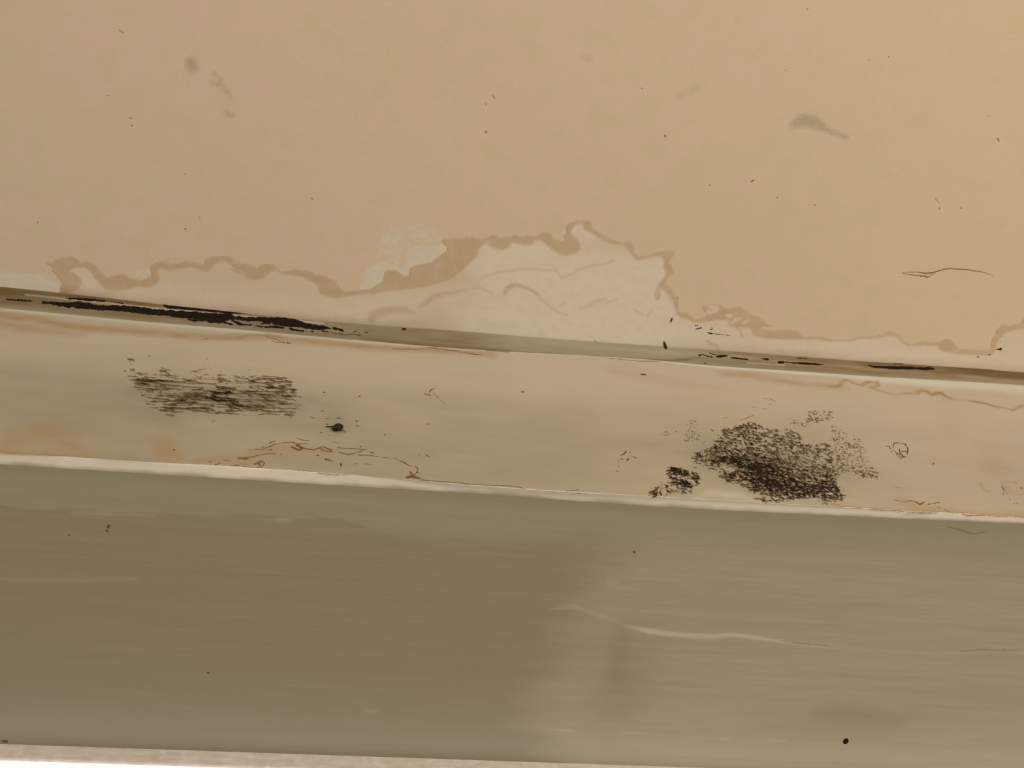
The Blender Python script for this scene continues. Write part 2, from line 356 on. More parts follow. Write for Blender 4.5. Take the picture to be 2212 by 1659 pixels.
orange = np.maximum(orange, 0.55 * Wd([(z2([(60, 990), (170, 960), (300, 968), (420, 985)]), [4, 6, 4, 2]), (z2([(1600, 1085), (1700, 1072), (1900, 1095), (2050, 1118)]), [2, 4, 4, 3]), ([(1800, 1090), (1850, 1098), (2000, 1105), (2212, 1117)], [5, 4, 2, 3]), ([(0, 976), (60, 981), (200, 990)], [4, 3, 2])], -0.0018, 0.0005))
# whiter strip right under the trim
lip = np.interp(gw.U, wall_at([(0, 680), (200, 700), (500, 725), (900, 755), (1060, 765), (1400, 785), (1480, 800), (1600, 810), (1800, 820), (1950, 845), (2212, 850)])[:, 0], [13, 13, 14, 13, 3, 1, 8, 13, 16, 34, 46]) * MM
pale = np.clip(sst(1.3, 0.35, dtop / np.maximum(lip, 1e-5) + 0.35 * (n2 - 0.5)) * np.interp(gw.U, wall_at([(0, 690), (1000, 760), (1500, 790), (2212, 850)])[:, 0], [0.42, 0.35, 0.65, 0.62]), 0, 1)
pale = np.maximum(pale, 0.5 * (0.2 + n2) * Wd([([(1500, 1076), (1540, 1066), (1600, 1072), (1640, 1085)], [4, 16, 18, 8])], -0.005, 0.004))
gh = lambda p: wall_at([p])[0]
smudge_shadow = np.clip(0.62 * gw.blob(gh((470, 858)), 0.045, 0.012, 0.0) + 0.30 * gw.blob(gh((340, 830)), 0.02, 0.016) + 0.28 * gw.blob(gh((570, 865)), 0.03, 0.02) + 0.5 * gw.blob(gh((1640, 1010)), 0.035, 0.025) + 0.35 * gw.blob(gh((1760, 1000)), 0.03, 0.03) + 0.3 * gw.blob(gh((1560, 985)), 0.02, 0.02) + 0.3 * gw.blob(gh((728, 905)), 0.006, 0.008) + 0.2 * gw.blob(gh((365, 900)), 0.01, 0.012), 0, 1) * (0.35 + 1.1 * n2)  # grey haze around the mould, plus the insect's soft shadow painted in
side = sst(0.84, 0.56, gw.U) * sst(-0.59, -0.36, gw.U)          # the close detail dies away along the run
plain_grey = 0.42 * np.clip((zB(gw.U) - gw.V) / (zB(gw.U) - zC(gw.U)), 0, 1)  # the painted shading carried on along the plain ends
grey = grey * side + plain_grey * (1 - side); rust = rust * side; orange = orange * side; pale = pale * side; smudge_shadow = smudge_shadow * side
P, A, H, faces = clip(gw, phi, {'grey': grey, 'rust': np.clip(rust, 0, 1), 'orange': np.clip(orange, 0, 1), 'pale': pale, 'smudge_shadow': np.clip(smudge_shadow, 0, 1)})
P3 = S_WALL(P[:, 0], P[:, 1], np.zeros(len(P)))
# plain runs of the same wall to both sides, beyond the finely built part, and its top behind the trim
n0 = len(P3); ext = []
for xa, xb in ((X0, XV0), (XV1, X1)):
    k = n0 + len(ext); ext += [(xa, YW, float(zC(xa))), (xb, YW, float(zC(xb))), (xb, YW, float(zB(xb)) + 0.0004), (xa, YW, float(zB(xa)) + 0.0004)]; faces.append([k, k+1, k+2, k+3])
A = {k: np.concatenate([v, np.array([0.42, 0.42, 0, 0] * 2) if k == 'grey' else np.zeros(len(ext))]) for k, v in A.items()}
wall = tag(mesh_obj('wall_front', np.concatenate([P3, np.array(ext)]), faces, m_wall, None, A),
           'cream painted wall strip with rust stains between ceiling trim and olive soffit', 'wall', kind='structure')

# rounded white arris where the wall turns under into the opening
xe = np.concatenate([[X0], np.arange(XV0, XV1 + 0.001, 0.0012), [X1]]); ts = np.linspace(0, 1, 11)
E1 = np.zeros((len(xe), len(ts), 3)); wob = (fbm(xe / 0.006, xe * 0 + 3.3, 3, 5) - 0.5) * 0.0006
for k, t in enumerate(ts):
    a = t * math.pi / 2
    yy = yD(xe); zz = zC(xe)
    E1[:, k, 0] = xe; E1[:, k, 1] = YW + (np.maximum(yy, YW + 0.001) - YW) * (1 - math.cos(a)); E1[:, k, 2] = zz - (zz - ZS) * math.sin(a)
E1[:, 0, 1] -= 0.0002; E1[:, 1:6, 1] -= 0.0004 + wob[:, None] * 0.5
E1[:, -1, 2] -= 0.0001
ex_n = fbm(xe / 0.01, xe * 0, 4, 8)
ebrown = np.zeros(E1.shape[:2]); ez = np.interp(xe, wall_at([(1050, 1055), (1250, 1075), (1400, 1080), (1950, 1105), (2212, 1125)])[:, 0], [0.5, 0.5, 0.1, 0.25, 0.6])
ebrown += (ez * sst(0.35, 0.75, ex_n))[:, None] * sst(0.9, 0.1, ts)[None, :]
eol = sst(0.72, 1.08, ts[None, :] + 0.35 * (fbm(xe / 0.02, xe * 0 + 7.7, 4, 9)[:, None] - 0.5))
idx = np.arange(len(xe)*len(ts)).reshape(len(xe), len(ts))
faces = np.stack([idx[:-1, :-1].ravel(), idx[1:, :-1].ravel(), idx[1:, 1:].ravel(), idx[:-1, 1:].ravel()], 1).tolist()
trim_2 = tag(mesh_obj('trim_2', E1.reshape(-1, 3), faces, m_edge, None, {'brown': ebrown.ravel(), 'olive': eol.ravel()}), 'thin white rounded edge between cream wall strip and olive soffit', 'edge trim', kind='structure')

# soffit of the opening
gs = Grid(XV0, XV1, 0.355, YF + 0.004, 0.0013)
phi = np.minimum(gs.V - yD(gs.U), YF + 0.002 - gs.V)
n1 = fbm(gs.U / 0.05, gs.V / 0.012, 4, 11); n2 = fbm(gs.U / 0.03, gs.V / 0.003, 4, 12)
band = soff_at([(-60, 1085), (0, 1090), (50, 1096), (130, 1098), (190, 1100), (250, 1112), (300, 1108), (400, 1106), (500, 1114), (600, 1121), (690, 1120), (740, 1128), (800, 1145), (860, 1160), (960, 1166), (1100, 1172), (1240, 1165), (1320, 1160)])
yb = np.interp(gs.U, band[:, 0], band[:, 1])
sharp = np.interp(gs.U, soff_at([(0, 1100), (700, 1120), (900, 1160), (1250, 1165)])[:, 0], [0.004, 0.003, 0.006, 0.03])
green = sst(0, 1, (yb + 0.012 * (n2 - 0.5) - gs.V) / sharp + 0.5)
right = soff_at([(1330, 1120), (1330, 1190), (1290, 1250), (1250, 1300), (1240, 1400), (1180, 1480), (1160, 1560), (1180, 1650)])
xr_ = np.interp(gs.V, right[:, 1], right[:, 0])
warm = sst(-0.03, 0.03, gs.U - xr_ + 0.03 * (n1 - 0.5)) * (0.75 + 0.35 * n2)
warm = np.clip(warm - 0.55 * gs.blob(soff_at([(1345, 1470)])[0], 0.02, 0.05) - 0.25 * gs.blob(soff_at([(1850, 1560)])[0], 0.06, 0.02), 0, 1)
Sd = lambda items, a, b: sst(a, b, strokes(gs, soff_at, items, 0.006, 0.0004))
zs_ = lambda p: zm(1000, 1130, 1.825, p)
spale = 0.8 * (0.3 + 1.2 * n2) * Sd([(zs_([(640, 405), (710, 420), (740, 430)]), [2, 5, 8]), (zs_([(715, 422), (780, 432), (860, 440), (920, 446), (980, 448), (1060, 440), (1180, 455), (1260, 468)]), [6, 9, 9, 10, 8, 7, 4, 2])], -0.0015, 0.001)
spale = np.maximum(spale, 0.2 * (0.3 + 1.2 * n2) * Sd([(zs_([(1260, 470), (1460, 490), (1700, 510), (1880, 516), (2080, 505), (2240, 512)]), [4, 6, 4, 5, 3, 4]), (zs_([(350, 340), (430, 325), (480, 345), (560, 370), (640, 400)]), [2, 8, 4, 3, 4]), (zs_([(580, 230), (600, 232)]), [8, 8]), (zs_([(700, 185), (725, 186)]), [5, 6]), (zs_([(1210, 856), (1270, 858)]), [7, 5]), (zs_([(630, 828), (700, 828)]), [3, 3]), (zs_([(330, 810), (430, 818)]), [2, 2]), (zs_([(810, 845), (1060, 850)]), [2, 2]),
                                 ([(600, 1122), (620, 1124)], [6, 6]), ([(160, 1108), (330, 1112)], [4, 5]), ([(0, 1252), (180, 1254), (300, 1250)], [3, 4, 2]), ([(790, 1535), (810, 1536)], [5, 5])], -0.002, 0.001))
sdark = 0.25 * Sd([(zs_([(630, 420), (610, 500), (590, 600)]), [6, 10, 8]), (zs_([(1420, 760), (1550, 755), (1700, 790)]), [18, 24, 10]), ([(0, 1600), (400, 1622), (800, 1640), (1200, 1650)], [10, 12, 8, 6])], -0.012, 0.004)
sdark = np.maximum(sdark, 0.25 * Sd([([(0, 1008), (560, 1043), (1060, 1075), (1560, 1110), (2212, 1140)], 8)], -0.006, 0.001))
side = sst(0.84, 0.60, gs.U); sideL = sst(-0.59, -0.40, gs.U)
warm = warm * side + 0.8 * (1 - side); green = green * side * sideL; spale = spale * side * sideL; sdark = sdark * side * sideL
P, A, H, faces = clip(gs, phi, {'green': green, 'warm': warm, 'pale': np.clip(spale, 0, 1), 'dark': np.clip(sdark, 0, 1)})
P3 = S_SOFF(P[:, 0], P[:, 1], np.zeros(len(P))); n0 = len(P3); ext = []
for xa, xb in ((X0, XV0), (XV1, X1)):
    k = n0 + len(ext); ext += [(xa, float(yD(xa)), ZS), (xb, float(yD(xb)), ZS), (xb, YF + 0.002, ZS), (xa, YF + 0.002, ZS)]; faces.append([k, k+1, k+2, k+3])
A = {k: np.concatenate([v, np.array([0, 0, 0, 0, 0.8, 0.8, 0.8, 0.8]) if k == 'warm' else np.zeros(len(ext))]) for k, v in A.items()}
soffit = tag(mesh_obj('trim_3', np.concatenate([P3, np.array(ext)]), faces, m_soff, None, A), 'broad olive painted soffit board with brush marks above the bright window', 'soffit board', kind='structure')

# window at the back of the opening: head of the frame, then the lit frosted pane
win = bpy.data.objects.new('window_1', None); COL.objects.link(win); win.location = (0.1, YF, 2.13)
tag(win, 'bright frosted window below the olive soffit, only its top showing', 'window', kind='structure')
ZF = float(np.mean(frame_at([(0, 1638), (500, 1655)])[:, 1]))
def win_box(name, lo, hi, mat, bevel=0.0):
    o = box(name, lo, hi, mat, win, bevel); o.matrix_parent_inverse = Matrix.Translation((-0.1, -YF, -2.13)); return o
win_box('frame_head', (X0, YF, ZF), (X1, YF + 0.05, ZS + 0.012), m_frame, 0.0012)
win_box('frame_rail', (X0, YF, ZF - 0.07), (X1, YF + 0.05, ZF - 0.023), m_frame, 0.0012)
win_box('window_pane', (X0, YF + 0.0018, ZF - 0.024), (X1, YF + 0.0060, ZF + 0.004), m_pane)

# ------------------------------------------------------------------ water stain on the ceiling
outer = (z1([(505, 560), (510, 480), (530, 440), (500, 395), (470, 350), (440, 340), (458, 312), (380, 268), (405, 258), (455, 270), (470, 235), (540, 217), (600, 215), (655, 228), (690, 265), (720, 258), (760, 254), (800, 280), (830, 310), (860, 350), (905, 398), (960, 386), (1000, 378), (1025, 364), (1060, 368), (1105, 400), (1210, 411), (1300, 385), (1282, 330), (1278, 302), (1330, 262), (1380, 253), (1430, 256), (1460, 281), (1550, 258), (1630, 248), (1690, 270), (1740, 285), (1752, 240), (1830, 212), (1880, 205), (1940, 206), (2005, 235), (2010, 270), (2070, 280)])
         + z2([(0, 297), (30, 320), (60, 355), (130, 355), (195, 370), (215, 390), (250, 365), (300, 352), (370, 365), (405, 395), (425, 420), (470, 415), (530, 403), (610, 408), (680, 415), (720, 445), (790, 455), (840, 480), (895, 500), (895, 525), (945, 570), (960, 585), (1080, 580), (1180, 570), (1230, 540), (1290, 500), (1305, 420), (1330, 412), (1405, 405), (1450, 440), (1475, 468), (1510, 455), (1520, 400), (1570, 362), (1650, 350), (1720, 335), (1770, 285), (1800, 265), (1835, 240), (1840, 210), (1800, 175), (1795, 150), (1830, 138), (1980, 135), (2000, 118), (2040, 130)])
         + z3([(40, 255), (80, 235), (115, 255), (150, 248), (220, 248), (235, 228), (265, 219), (290, 235), (310, 250), (420, 245), (435, 228), (455, 224), (480, 240), (560, 232), (640, 235), (665, 212), (700, 203), (730, 210), (790, 255), (850, 280), (872, 272), (855, 240), (870, 215), (885, 200), (875, 160), (890, 135), (960, 105), (1040, 97), (1085, 110), (1097, 130), (1085, 155), (1130, 180), (1170, 215), (1230, 245), (1300, 272), (1375, 290), (1400, 285), (1415, 272), (1440, 285), (1450, 300), (1475, 325), (1460, 355), (1470, 390), (1490, 405), (1560, 405), (1620, 385), (1700, 365), (1790, 357), (1812, 375), (1785, 425), (1755, 465), (1785, 500), (1812, 545), (1800, 565), (1765, 575), (1740, 610), (1745, 650), (1760, 670), (1800, 705), (1805, 740), (1835, 775), (1838, 840), (1830, 870), (1870, 888), (1920, 888), (1960, 918)])
         + z4([(95, 490), (105, 530), (130, 530), (200, 518), (245, 497), (275, 465), (240, 425), (210, 385), (215, 350), (300, 348), (430, 340), (480, 363), (530, 395), (560, 393), (630, 375), (700, 368), (740, 390), (810, 445), (870, 475), (950, 500), (1000, 555), (1060, 598), (1110, 612), (1160, 628), (1110, 650), (1080, 680), (1200, 663), (1340, 658), (1450, 690), (1500, 755), (1600, 748), (1740, 753)])
         + z5([(90, 575), (300, 580), (380, 545), (420, 532), (460, 545), (560, 540), (640, 520), (690, 490), (740, 480), (800, 495), (840, 525), (870, 580), (960, 635), (1010, 625), (1090, 600), (1200, 610), (1280, 600), (1330, 570), (1400, 578), (1440, 620), (1490, 680), (1600, 690), (1700, 695), (1840, 680), (1840, 640), (1860, 600), (1855, 570), (1890, 530), (1910, 480), (1960, 420), (2010, 416), (2050, 432), (2110, 410), (2160, 408), (2212, 340), (2300, 280), (2420, 270), (2520, 380), (2640, 480), (2800, 620), (3000, 780), (3300, 1000), (3700, 1260), (3700, 1400)])
         + [(1400, 780), (700, 720)])
inner = (z1([(520, 620), (620, 520), (690, 470), (700, 430), (680, 390), (630, 355), (590, 345), (600, 320), (640, 300), (720, 300), (770, 340), (800, 385), (850, 440), (900, 490), (1000, 500), (1100, 490), (1180, 465), (1290, 470), (1340, 445), (1365, 400), (1350, 340), (1380, 310), (1420, 325), (1520, 322), (1620, 300), (1760, 345), (1800, 310), (1850, 262), (1930, 250), (1990, 300), (2060, 340), (2110, 395)])
         + z2([(0, 400), (60, 410), (110, 460), (190, 488), (270, 475), (340, 420), (370, 400), (430, 435), (510, 455), (600, 460), (680, 500), (740, 545), (750, 595), (790, 622), (880, 645), (970, 635), (1080, 615), (1200, 610), (1300, 595), (1450, 575), (1650, 555), (1850, 500), (1960, 420), (2080, 300), (2130, 200), (2180, 180)])
         + z3([(175, 290), (215, 300), (240, 325), (290, 348), (340, 350), (390, 330), (410, 290), (450, 295), (530, 320), (590, 310), (610, 275), (660, 270), (700, 300), (760, 350), (830, 390), (880, 400), (950, 385), (1000, 350), (1000, 300), (970, 250), (920, 225), (925, 180), (960, 140), (1020, 135), (1040, 180), (1110, 215), (1160, 250), (1220, 290), (1300, 305), (1390, 315), (1420, 370), (1470, 430), (1500, 440), (1580, 425), (1640, 410), (1695, 412), (1720, 450), (1710, 510), (1740, 540), (1720, 580), (1690, 620), (1655, 660), (1670, 680), (1720, 700), (1760, 760), (1800, 830), (1820, 910), (1900, 945), (1950, 965)])
         + z4([(90, 560), (160, 582), (280, 560), (400, 540), (550, 535), (585, 615), (660, 640), (740, 640), (830, 650), (890, 740), (1000, 775), (1100, 775), (1200, 782), (1500, 787), (1700, 790), (1860, 810), (2000, 808)])
         + z5([(90, 592), (300, 600), (380, 575), (460, 570), (580, 565), (660, 545), (740, 545), (820, 560), (860, 620), (920, 655), (1000, 655), (1080, 645), (1200, 650), (1260, 650), (1290, 700), (1450, 735), (1700, 752), (1850, 748), (1900, 690), (1920, 600), (2000, 500), (2100, 475), (2212, 460), (2400, 380), (2500, 480), (2620, 580), (2780, 710), (2980, 850), (3280, 1070), (3600, 1300), (3700, 1500)])
         + [(1400, 800), (700, 740), (200, 690)])
pco, pci = ceil_at(outer), ceil_at(inner)
gc = Grid(-0.27, XV1, 0.262, 0.358, 0.0007)
so = gc.sdf(pco, 0.015) + (fbm(gc.U / 0.0025, gc.V / 0.0025, 3, 21) - 0.5) * 0.0011
si = gc.sdf(pci, 0.015)
edge_t = yA(gc.U) - gc.V
phi = np.minimum(so, edge_t + 0.0002)
nA = fbm(gc.U / 0.03, gc.V / 0.02, 4, 22); nB = fbm(gc.U / 0.008, gc.V / 0.006, 4, 23)
Cd = lambda items, a=-0.002, b=0.0005: sst(a, b, strokes(gc, ceil_at, items, 0.008))
ring = sst(0.0016, -0.0012, si + (nB - 0.5) * 0.0012)
ring *= 0.72 + 0.4 * nA
brown = ring
# swirls and fainter inner tide lines
brown = np.maximum(brown, 0.75 * Cd([(z2([(1190, 835), (1215, 790), (1270, 768), (1380, 750), (1480, 752), (1560, 775)]), [10, 16, 18, 14, 12, 6]), (z2([(1600, 720), (1660, 690), (1740, 625), (1850, 608), (1930, 590), (2010, 578)]), [3, 8, 12, 8, 6, 3])], -0.003, 0.002))
brown = np.maximum(brown, 0.5 * Cd([(z2([(1500, 520), (1700, 480), (1860, 470), (2000, 500)]), [10, 30, 40, 20]), (z2([(1420, 860), (1600, 850), (1750, 820), (1880, 860)]), [10, 40, 46, 20])], -0.012, 0.008) * (0.4 + nA))
brown = np.maximum(brown, 0.75 * Cd([(z3([(355, 730), (365, 705), (390, 675), (430, 655), (470, 655), (520, 672), (590, 700), (650, 745)]), [3, 6, 8, 8, 6, 5, 4, 2])], -0.0015, 0.0004))
brown = np.maximum(brown, 0.38 * Cd([(z3([(120, 640), (170, 585), (300, 545), (580, 512), (700, 530), (790, 525), (840, 590), (930, 560), (1000, 520), (1090, 490), (1220, 475), (1280, 445)]), [2, 3, 3, 3, 3, 3]), (z3([(650, 760), (760, 850), (820, 885), (890, 910)]), [3, 3, 3, 2]), (z3([(990, 858), (1050, 838), (1100, 815), (1160, 785), (1215, 775)]), [2, 5, 7, 5]), (z3([(1235, 798), (1320, 770)]), [4, 3]), (z3([(835, 830), (872, 812)]), [3, 3]), (z3([(1580, 915), (1612, 868)]), [6, 5]), (z3([(0, 640), (120, 665), (200, 700), (260, 745)]), [4, 4, 3, 2]), (z2([(2000, 560), (2120, 560), (2212, 600)]), [3, 4, 3]), (z3([(1460, 862), (1540, 905)]), [2, 2])], -0.0014, 0.0004))
brown = np.maximum(brown, 0.7 * Cd([(z3([(1665, 690), (1660, 760)]), [9, 10]), (z4([(555, 545), (580, 610), (650, 632), (700, 670), (735, 760)]), [3, 4, 3, 3, 2]), (z4([(270, 800), (330, 845), (390, 855), (430, 930)]), [3, 4, 4, 3]), (z4([(900, 700), (960, 650), (980, 600)]), [14, 18, 10])], -0.0012, 0.0003))
# holes in the flaked part on the right
brown *= 1 - 0.85 * Cd([(z4([(290, 440), (340, 440), (400, 410)]), [8, 8, 10]), (z4([(300, 370), (400, 375)]), [5, 8]), (z4([(540, 480), (580, 490)]), [7, 8]), (z4([(610, 575), (650, 530), (700, 525)]), [6, 8, 6]), (z4([(750, 580), (800, 540)]), [5, 5]), (z4([(985, 640), (1060, 650), (1150, 632)]), [5, 5, 2])], -0.0008, 0.0003)
xk = lambda v, ys=640: ceil_at([(q, ys) for q in v])[:, 0]
pale = np.interp(gc.U, xk([100, 250, 400, 700, 850, 1000, 1060, 1250, 1430, 1480, 1560, 1700, 1900, 2100, 2212]), [0.5, 0.5, 0.22, 0.3, 0.55, 0.75, 1, 1, 1, 0.85, 0.55, 0.5, 0.65, 0.45, 0.25])
pale = pale * (0.65 + 0.5 * nA) + 0.35 * sst(0.022, 0.008, edge_t) * np.interp(gc.U, xk([100, 900, 1400, 1600, 2212]), [0.6, 0.9, 0.5, 0.4, 0.4])
pale -= 0.7 * gc.blob(ceil_at([(1340, 530)])[0], 0.03, 0.006) + 0.3 * gc.blob(ceil_at([(480, 600)])[0], 0.05, 0.006)
edge_shade = np.interp(gc.U, xk([0, 150, 300, 600, 800, 950, 1000, 1400, 1500, 1700, 2212], 720), [1, 0.9, 0.4, 0.5, 0.5, 0.3, 0, 0, 0.35, 0.4, 0.4]) * sst(0.008, -0.001, edge_t + 0.004 * (nB - 0.5)) * (0.5 + 0.8 * nA)  # brownish shading strip above the trim, painted into the colour
film('water_stain', S_CEIL, gc, phi, {'brown': np.clip(brown, 0, 1), 'pale': np.clip(pale, 0, 1), 'edge_shade': np.clip(edge_shade, 0, 1)}, m_stain, ceiling, 0.00005, 0.00012, 0.2)['label'] = 'pale water stain with a scalloped brown tide line above the trim'

# bare plaster showing beside the stain
def plaster(poly, label, fade_fn=None, amp=0.003):
    q = ceil_at(poly); g = Grid(q[:, 0].min() - 0.004, q[:, 0].max() + 0.004, q[:, 1].min() - 0.004, q[:, 1].max() + 0.004, 0.0006)
    ph = g.sdf(q, 0.01) + (fbm(g.U / 0.004, g.V / 0.003, 4, 31) - 0.5) * amp
    ph = np.minimum(ph, yA(g.U) + 0.0002 - g.V)
    fade = fade_fn(g, ph) if fade_fn else sst(0.0015, 0.0, ph) * 0.6
    o = film('bare_plaster', S_CEIL, g, ph, {'fade': np.clip(fade, 0, 1)}, m_plaster, ceiling, 0.00003 if amp < 0.004 else 0.00002); o['label'] = label
plaster([(-40, 584), (40, 588), (95, 592), (118, 598), (130, 612), (135, 625), (130, 640), (-40, 625)], 'white bare plaster strip at the left edge above the trim',
        lambda g, ph: 0.45 * sst(0.003, 0.0, ph))
plaster(z2([(1080, 590), (1100, 510), (1130, 420), (1200, 370), (1290, 335), (1380, 345), (1440, 380), (1480, 300), (1490, 230), (1560, 190), (1660, 195), (1790, 175), (1850, 210), (1850, 250), (1740, 345), (1540, 420), (1490, 480), (1400, 440), (1330, 440), (1300, 520), (1200, 590)]), 'white bare plaster patch left of the highest stain',
        lambda g, ph: np.clip(sst(0.0022, 0.0, ph) * 0.75 + 0.3 * (fbm(g.U / 0.006, g.V / 0.006, 3, 33) - 0.4), 0, 1))
plaster(z2([(1330, 50), (1600, 20), (1780, 90), (1820, 170), (1560, 200), (1480, 240), (1420, 340), (1290, 340), (1180, 360), (1250, 200)]), 'faint scraped patch of thin paint on the ceiling',
        lambda g, ph: 0.8 + 0.2 * sst(0.003, 0, ph), 0.006)
plaster(z1([(1080, 340), (1180, 320), (1290, 290), (1300, 350), (1260, 390), (1120, 390)]), 'faint scraped patch between two stain lobes', lambda g, ph: 0.6 + 0.4 * sst(0.002, 0, ph), 0.005)

# ------------------------------------------------------------------ scuffs, cracks and specks on the ceiling
def scuff(items, label, seed, stretch=(0.002, 0.002), soft=0.004, amp=0.9, dark=0.7):
    allp = ceil_at([p for pts, w in items for p in pts])
    g = Grid(allp[:, 0].min() - 0.008, allp[:, 0].max() + 0.008, allp[:, 1].min() - 0.008, allp[:, 1].max() + 0.008, 0.0005)
    f = sst(-soft, soft * 0.5, strokes(g, ceil_at, items, 0.008)); n = fbm(g.U / stretch[0], g.V / stretch[1], 4, seed)
    v = np.clip(f * (1 + amp * (n - 0.5) * 2) - 0.05, 0, 1)
    o = film('scuff_mark', S_CEIL, g, v - 0.06, {'dark': np.clip(v * dark, 0, 1)}, m_scuff, ceiling, 0.00004); o['label'] = label
zc_ = lambda p: zm(0, 0, 2.011, p); zd_ = lambda p: zm(1000, 0, 1.825, p)
scuff([(zd_([(1305, 490), (1340, 475), (1380, 480), (1420, 500)]), [10, 22, 18, 8]), (zd_([(1380, 490), (1440, 512), (1515, 542)]), [12, 5, 2])], 'grey smeared scuff at the upper right', 41, (0.004, 0.0012), 0.003, 1.0, 0.55)
scuff([(zc_([(832, 275), (836, 290)]), [12, 12])], 'small soft grey scuff at the upper left', 42, (0.003, 0.003), 0.004, 0.3, 0.6)
scuff([(zc_([(930, 320), (958, 348)]), [2, 4]), (zc_([(925, 362), (955, 368)]), [5, 4]), (zc_([(970, 375), (1000, 420)]), [3, 2]), (zc_([(985, 490), (1005, 500)]), [5, 5])], 'faint trailing scuff beside the small grey one', 43, (0.002, 0.002), 0.0025, 0.6, 0.35)
scuff([(zd_([(900, 355), (920, 345)]), [6, 4]), (zd_([(850, 380), (870, 370)]), [3, 3]), (zd_([(480, 225), (500, 230)]), [3, 3])], 'pale smear near the top centre', 44, (0.003, 0.003), 0.003, 0.8, 0.15)

def marks(name, surf, at, items, mat, parent, label=None, seed=51, jit=0.0003, step=0.00022, scale=MM, rise=0.0002, attr=None, kind=None, nscale=0.0012):
    """strokes of growth or grime built as small raised shapes, one object"""
    allp = at([p for pts, w in items for p in pts]); g = Grid(allp[:, 0].min() - 0.004, allp[:, 0].max() + 0.004, allp[:, 1].min() - 0.004, allp[:, 1].max() + 0.004, step)
    ph = strokes(g, at, items, 0.003, scale) + (fbm(g.U / nscale, g.V / nscale, 3, seed) - 0.5) * 2 * jit
    o = film(name, surf, g, ph, attr(g, ph) if attr else {}, mat, parent, 0.00007, rise, 0.6)
    if label: o['label'] = label
    if kind: o['kind'] = kind
    return o
ze_ = lambda p: zm(1900, 540, 7.09, p)
o = marks('paint_crack', S_CEIL, ceil_at, [(ze_([(340, 352), (430, 340), (560, 335), (640, 345), (700, 358), (790, 350), (880, 325), (980, 297), (1070, 283), (1200, 292), (1340, 300), (1450, 320), (1510, 324), (1590, 340), (1680, 370), (1740, 392)]), [1.0, 1.2, 1.6, 3, 3, 2.5, 2.2, 2.0, 2.0, 1.8, 1.4, 1.0, 0.6]),
                                       (ze_([(350, 355), (430, 370), (520, 382), (640, 395), (710, 402)]), [0.8, 1.4, 2.2, 2.6]), (ze_([(700, 398), (742, 420), (790, 385), (860, 350)]), [2.4, 2.6, 1.6, 0.8]), (ze_([(632, 390), (630, 412)]), [1.6, 1.2])],
          m_crack, ceiling, 'thin curling brown crack on the ceiling at right', 52, 0.00008, 0.00016, rise=0.00008, attr=lambda g, ph: {'pale': np.full(ph.shape, 0.78)})
dots = [(zc_([(520, 130), (536, 142)]), 1.6), (zc_([(460, 412), (474, 416)]), 1.5), (zc_([(562, 512), (574, 513)]), 2), (zc_([(568, 543), (576, 547)]), 2), (zc_([(2140, 413), (2150, 428)]), 2.2), (zc_([(2110, 450), (2112, 454)]), 2), (zc_([(800, 760), (806, 752)]), 2), (zc_([(1352, 861), (1360, 864)]), 2.5), (zc_([(162, 968), (168, 962)]), 1.5), (zc_([(803, 993), (808, 997)]), 3), (zc_([(865, 943), (870, 946)]), 2),
        (zd_([(797, 532), (798, 539)]), 5), (zd_([(702, 346), (706, 350)]), 2), (zd_([(1137, 716), (1146, 710)]), 4), (zd_([(970, 729), (976, 731)]), 2), (zd_([(1385, 805), (1388, 809)]), 2.2), (zd_([(1862, 782), (1882, 806)]), 1.3), (zd_([(1877, 820), (1881, 824)]), 3), (zd_([(1962, 818), (1965, 822)]), 1.8), (zd_([(2107, 545), (2111, 548)]), 3), (zd_([(2110, 552), (2113, 556)]), 3), (zd_([(1356, 38), (1361, 34)]), 2), (zd_([(1600, 235), (1603, 238)]), 1.8), (zd_([(1678, 224), (1681, 227)]), 1.8), (zd_([(1238, 777), (1242, 780)]), 1.8), (zd_([(1117, 298), (1119, 302)]), 1.2), (zd_([(417, 410), (419, 414)]), 1.3), (zd_([(88, 519), (93, 522)]), 4), (zd_([(2070, 457), (2075, 460)]), 1.6), (zd_([(1612, 462), (1617, 460)]), 1.4), (zd_([(1270, 275), (1275, 278)]), 1.6),
        (z3([(1828, 755), (1832, 765), (1826, 772)]), [3, 2]), (z2([(1343, 685), (1350, 702)]), 1.5), (z2([(1475, 680), (1490, 692)]), 1.5), (z2([(1592, 680), (1600, 702)]), 1.4), (z3([(1865, 955), (1868, 960)]), 2), (z3([(1925, 1065), (1929, 1072)]), 2), (z3([(1590, 1022), (1640, 1036)]), 1.2), (z3([(1475, 1010), (1520, 1040), (1560, 1042)]), 1), (z3([(1700, 1040), (1780, 1045)]), 1), (z3([(1840, 1092), (1950, 1100)]), 1.0), (z4([(35, 705), (48, 718)]), 2), (z4([(20, 755), (110, 768)]), 1.2), (z4([(20, 575), (30, 580)]), 1.5), (z4([(390, 560), (400, 565)]), 2), (z5([(1060, 655), (1085, 657)]), 2), (z5([(680, 628), (690, 632)]), 1.6)]
marks('dirt_speck', S_CEIL, ceil_at, [(p_, 0.65 * np.atleast_1d(w_)) for p_, w_ in dots], m_speck, ceiling, None, 53, 0.0002, 0.00022, rise=0.0001, kind='stuff', attr=lambda g, ph: {'pale': np.clip(1.5 * fbm(g.U / 0.02, g.V / 0.02, 2, 4) - 0.1, 0, 1)})

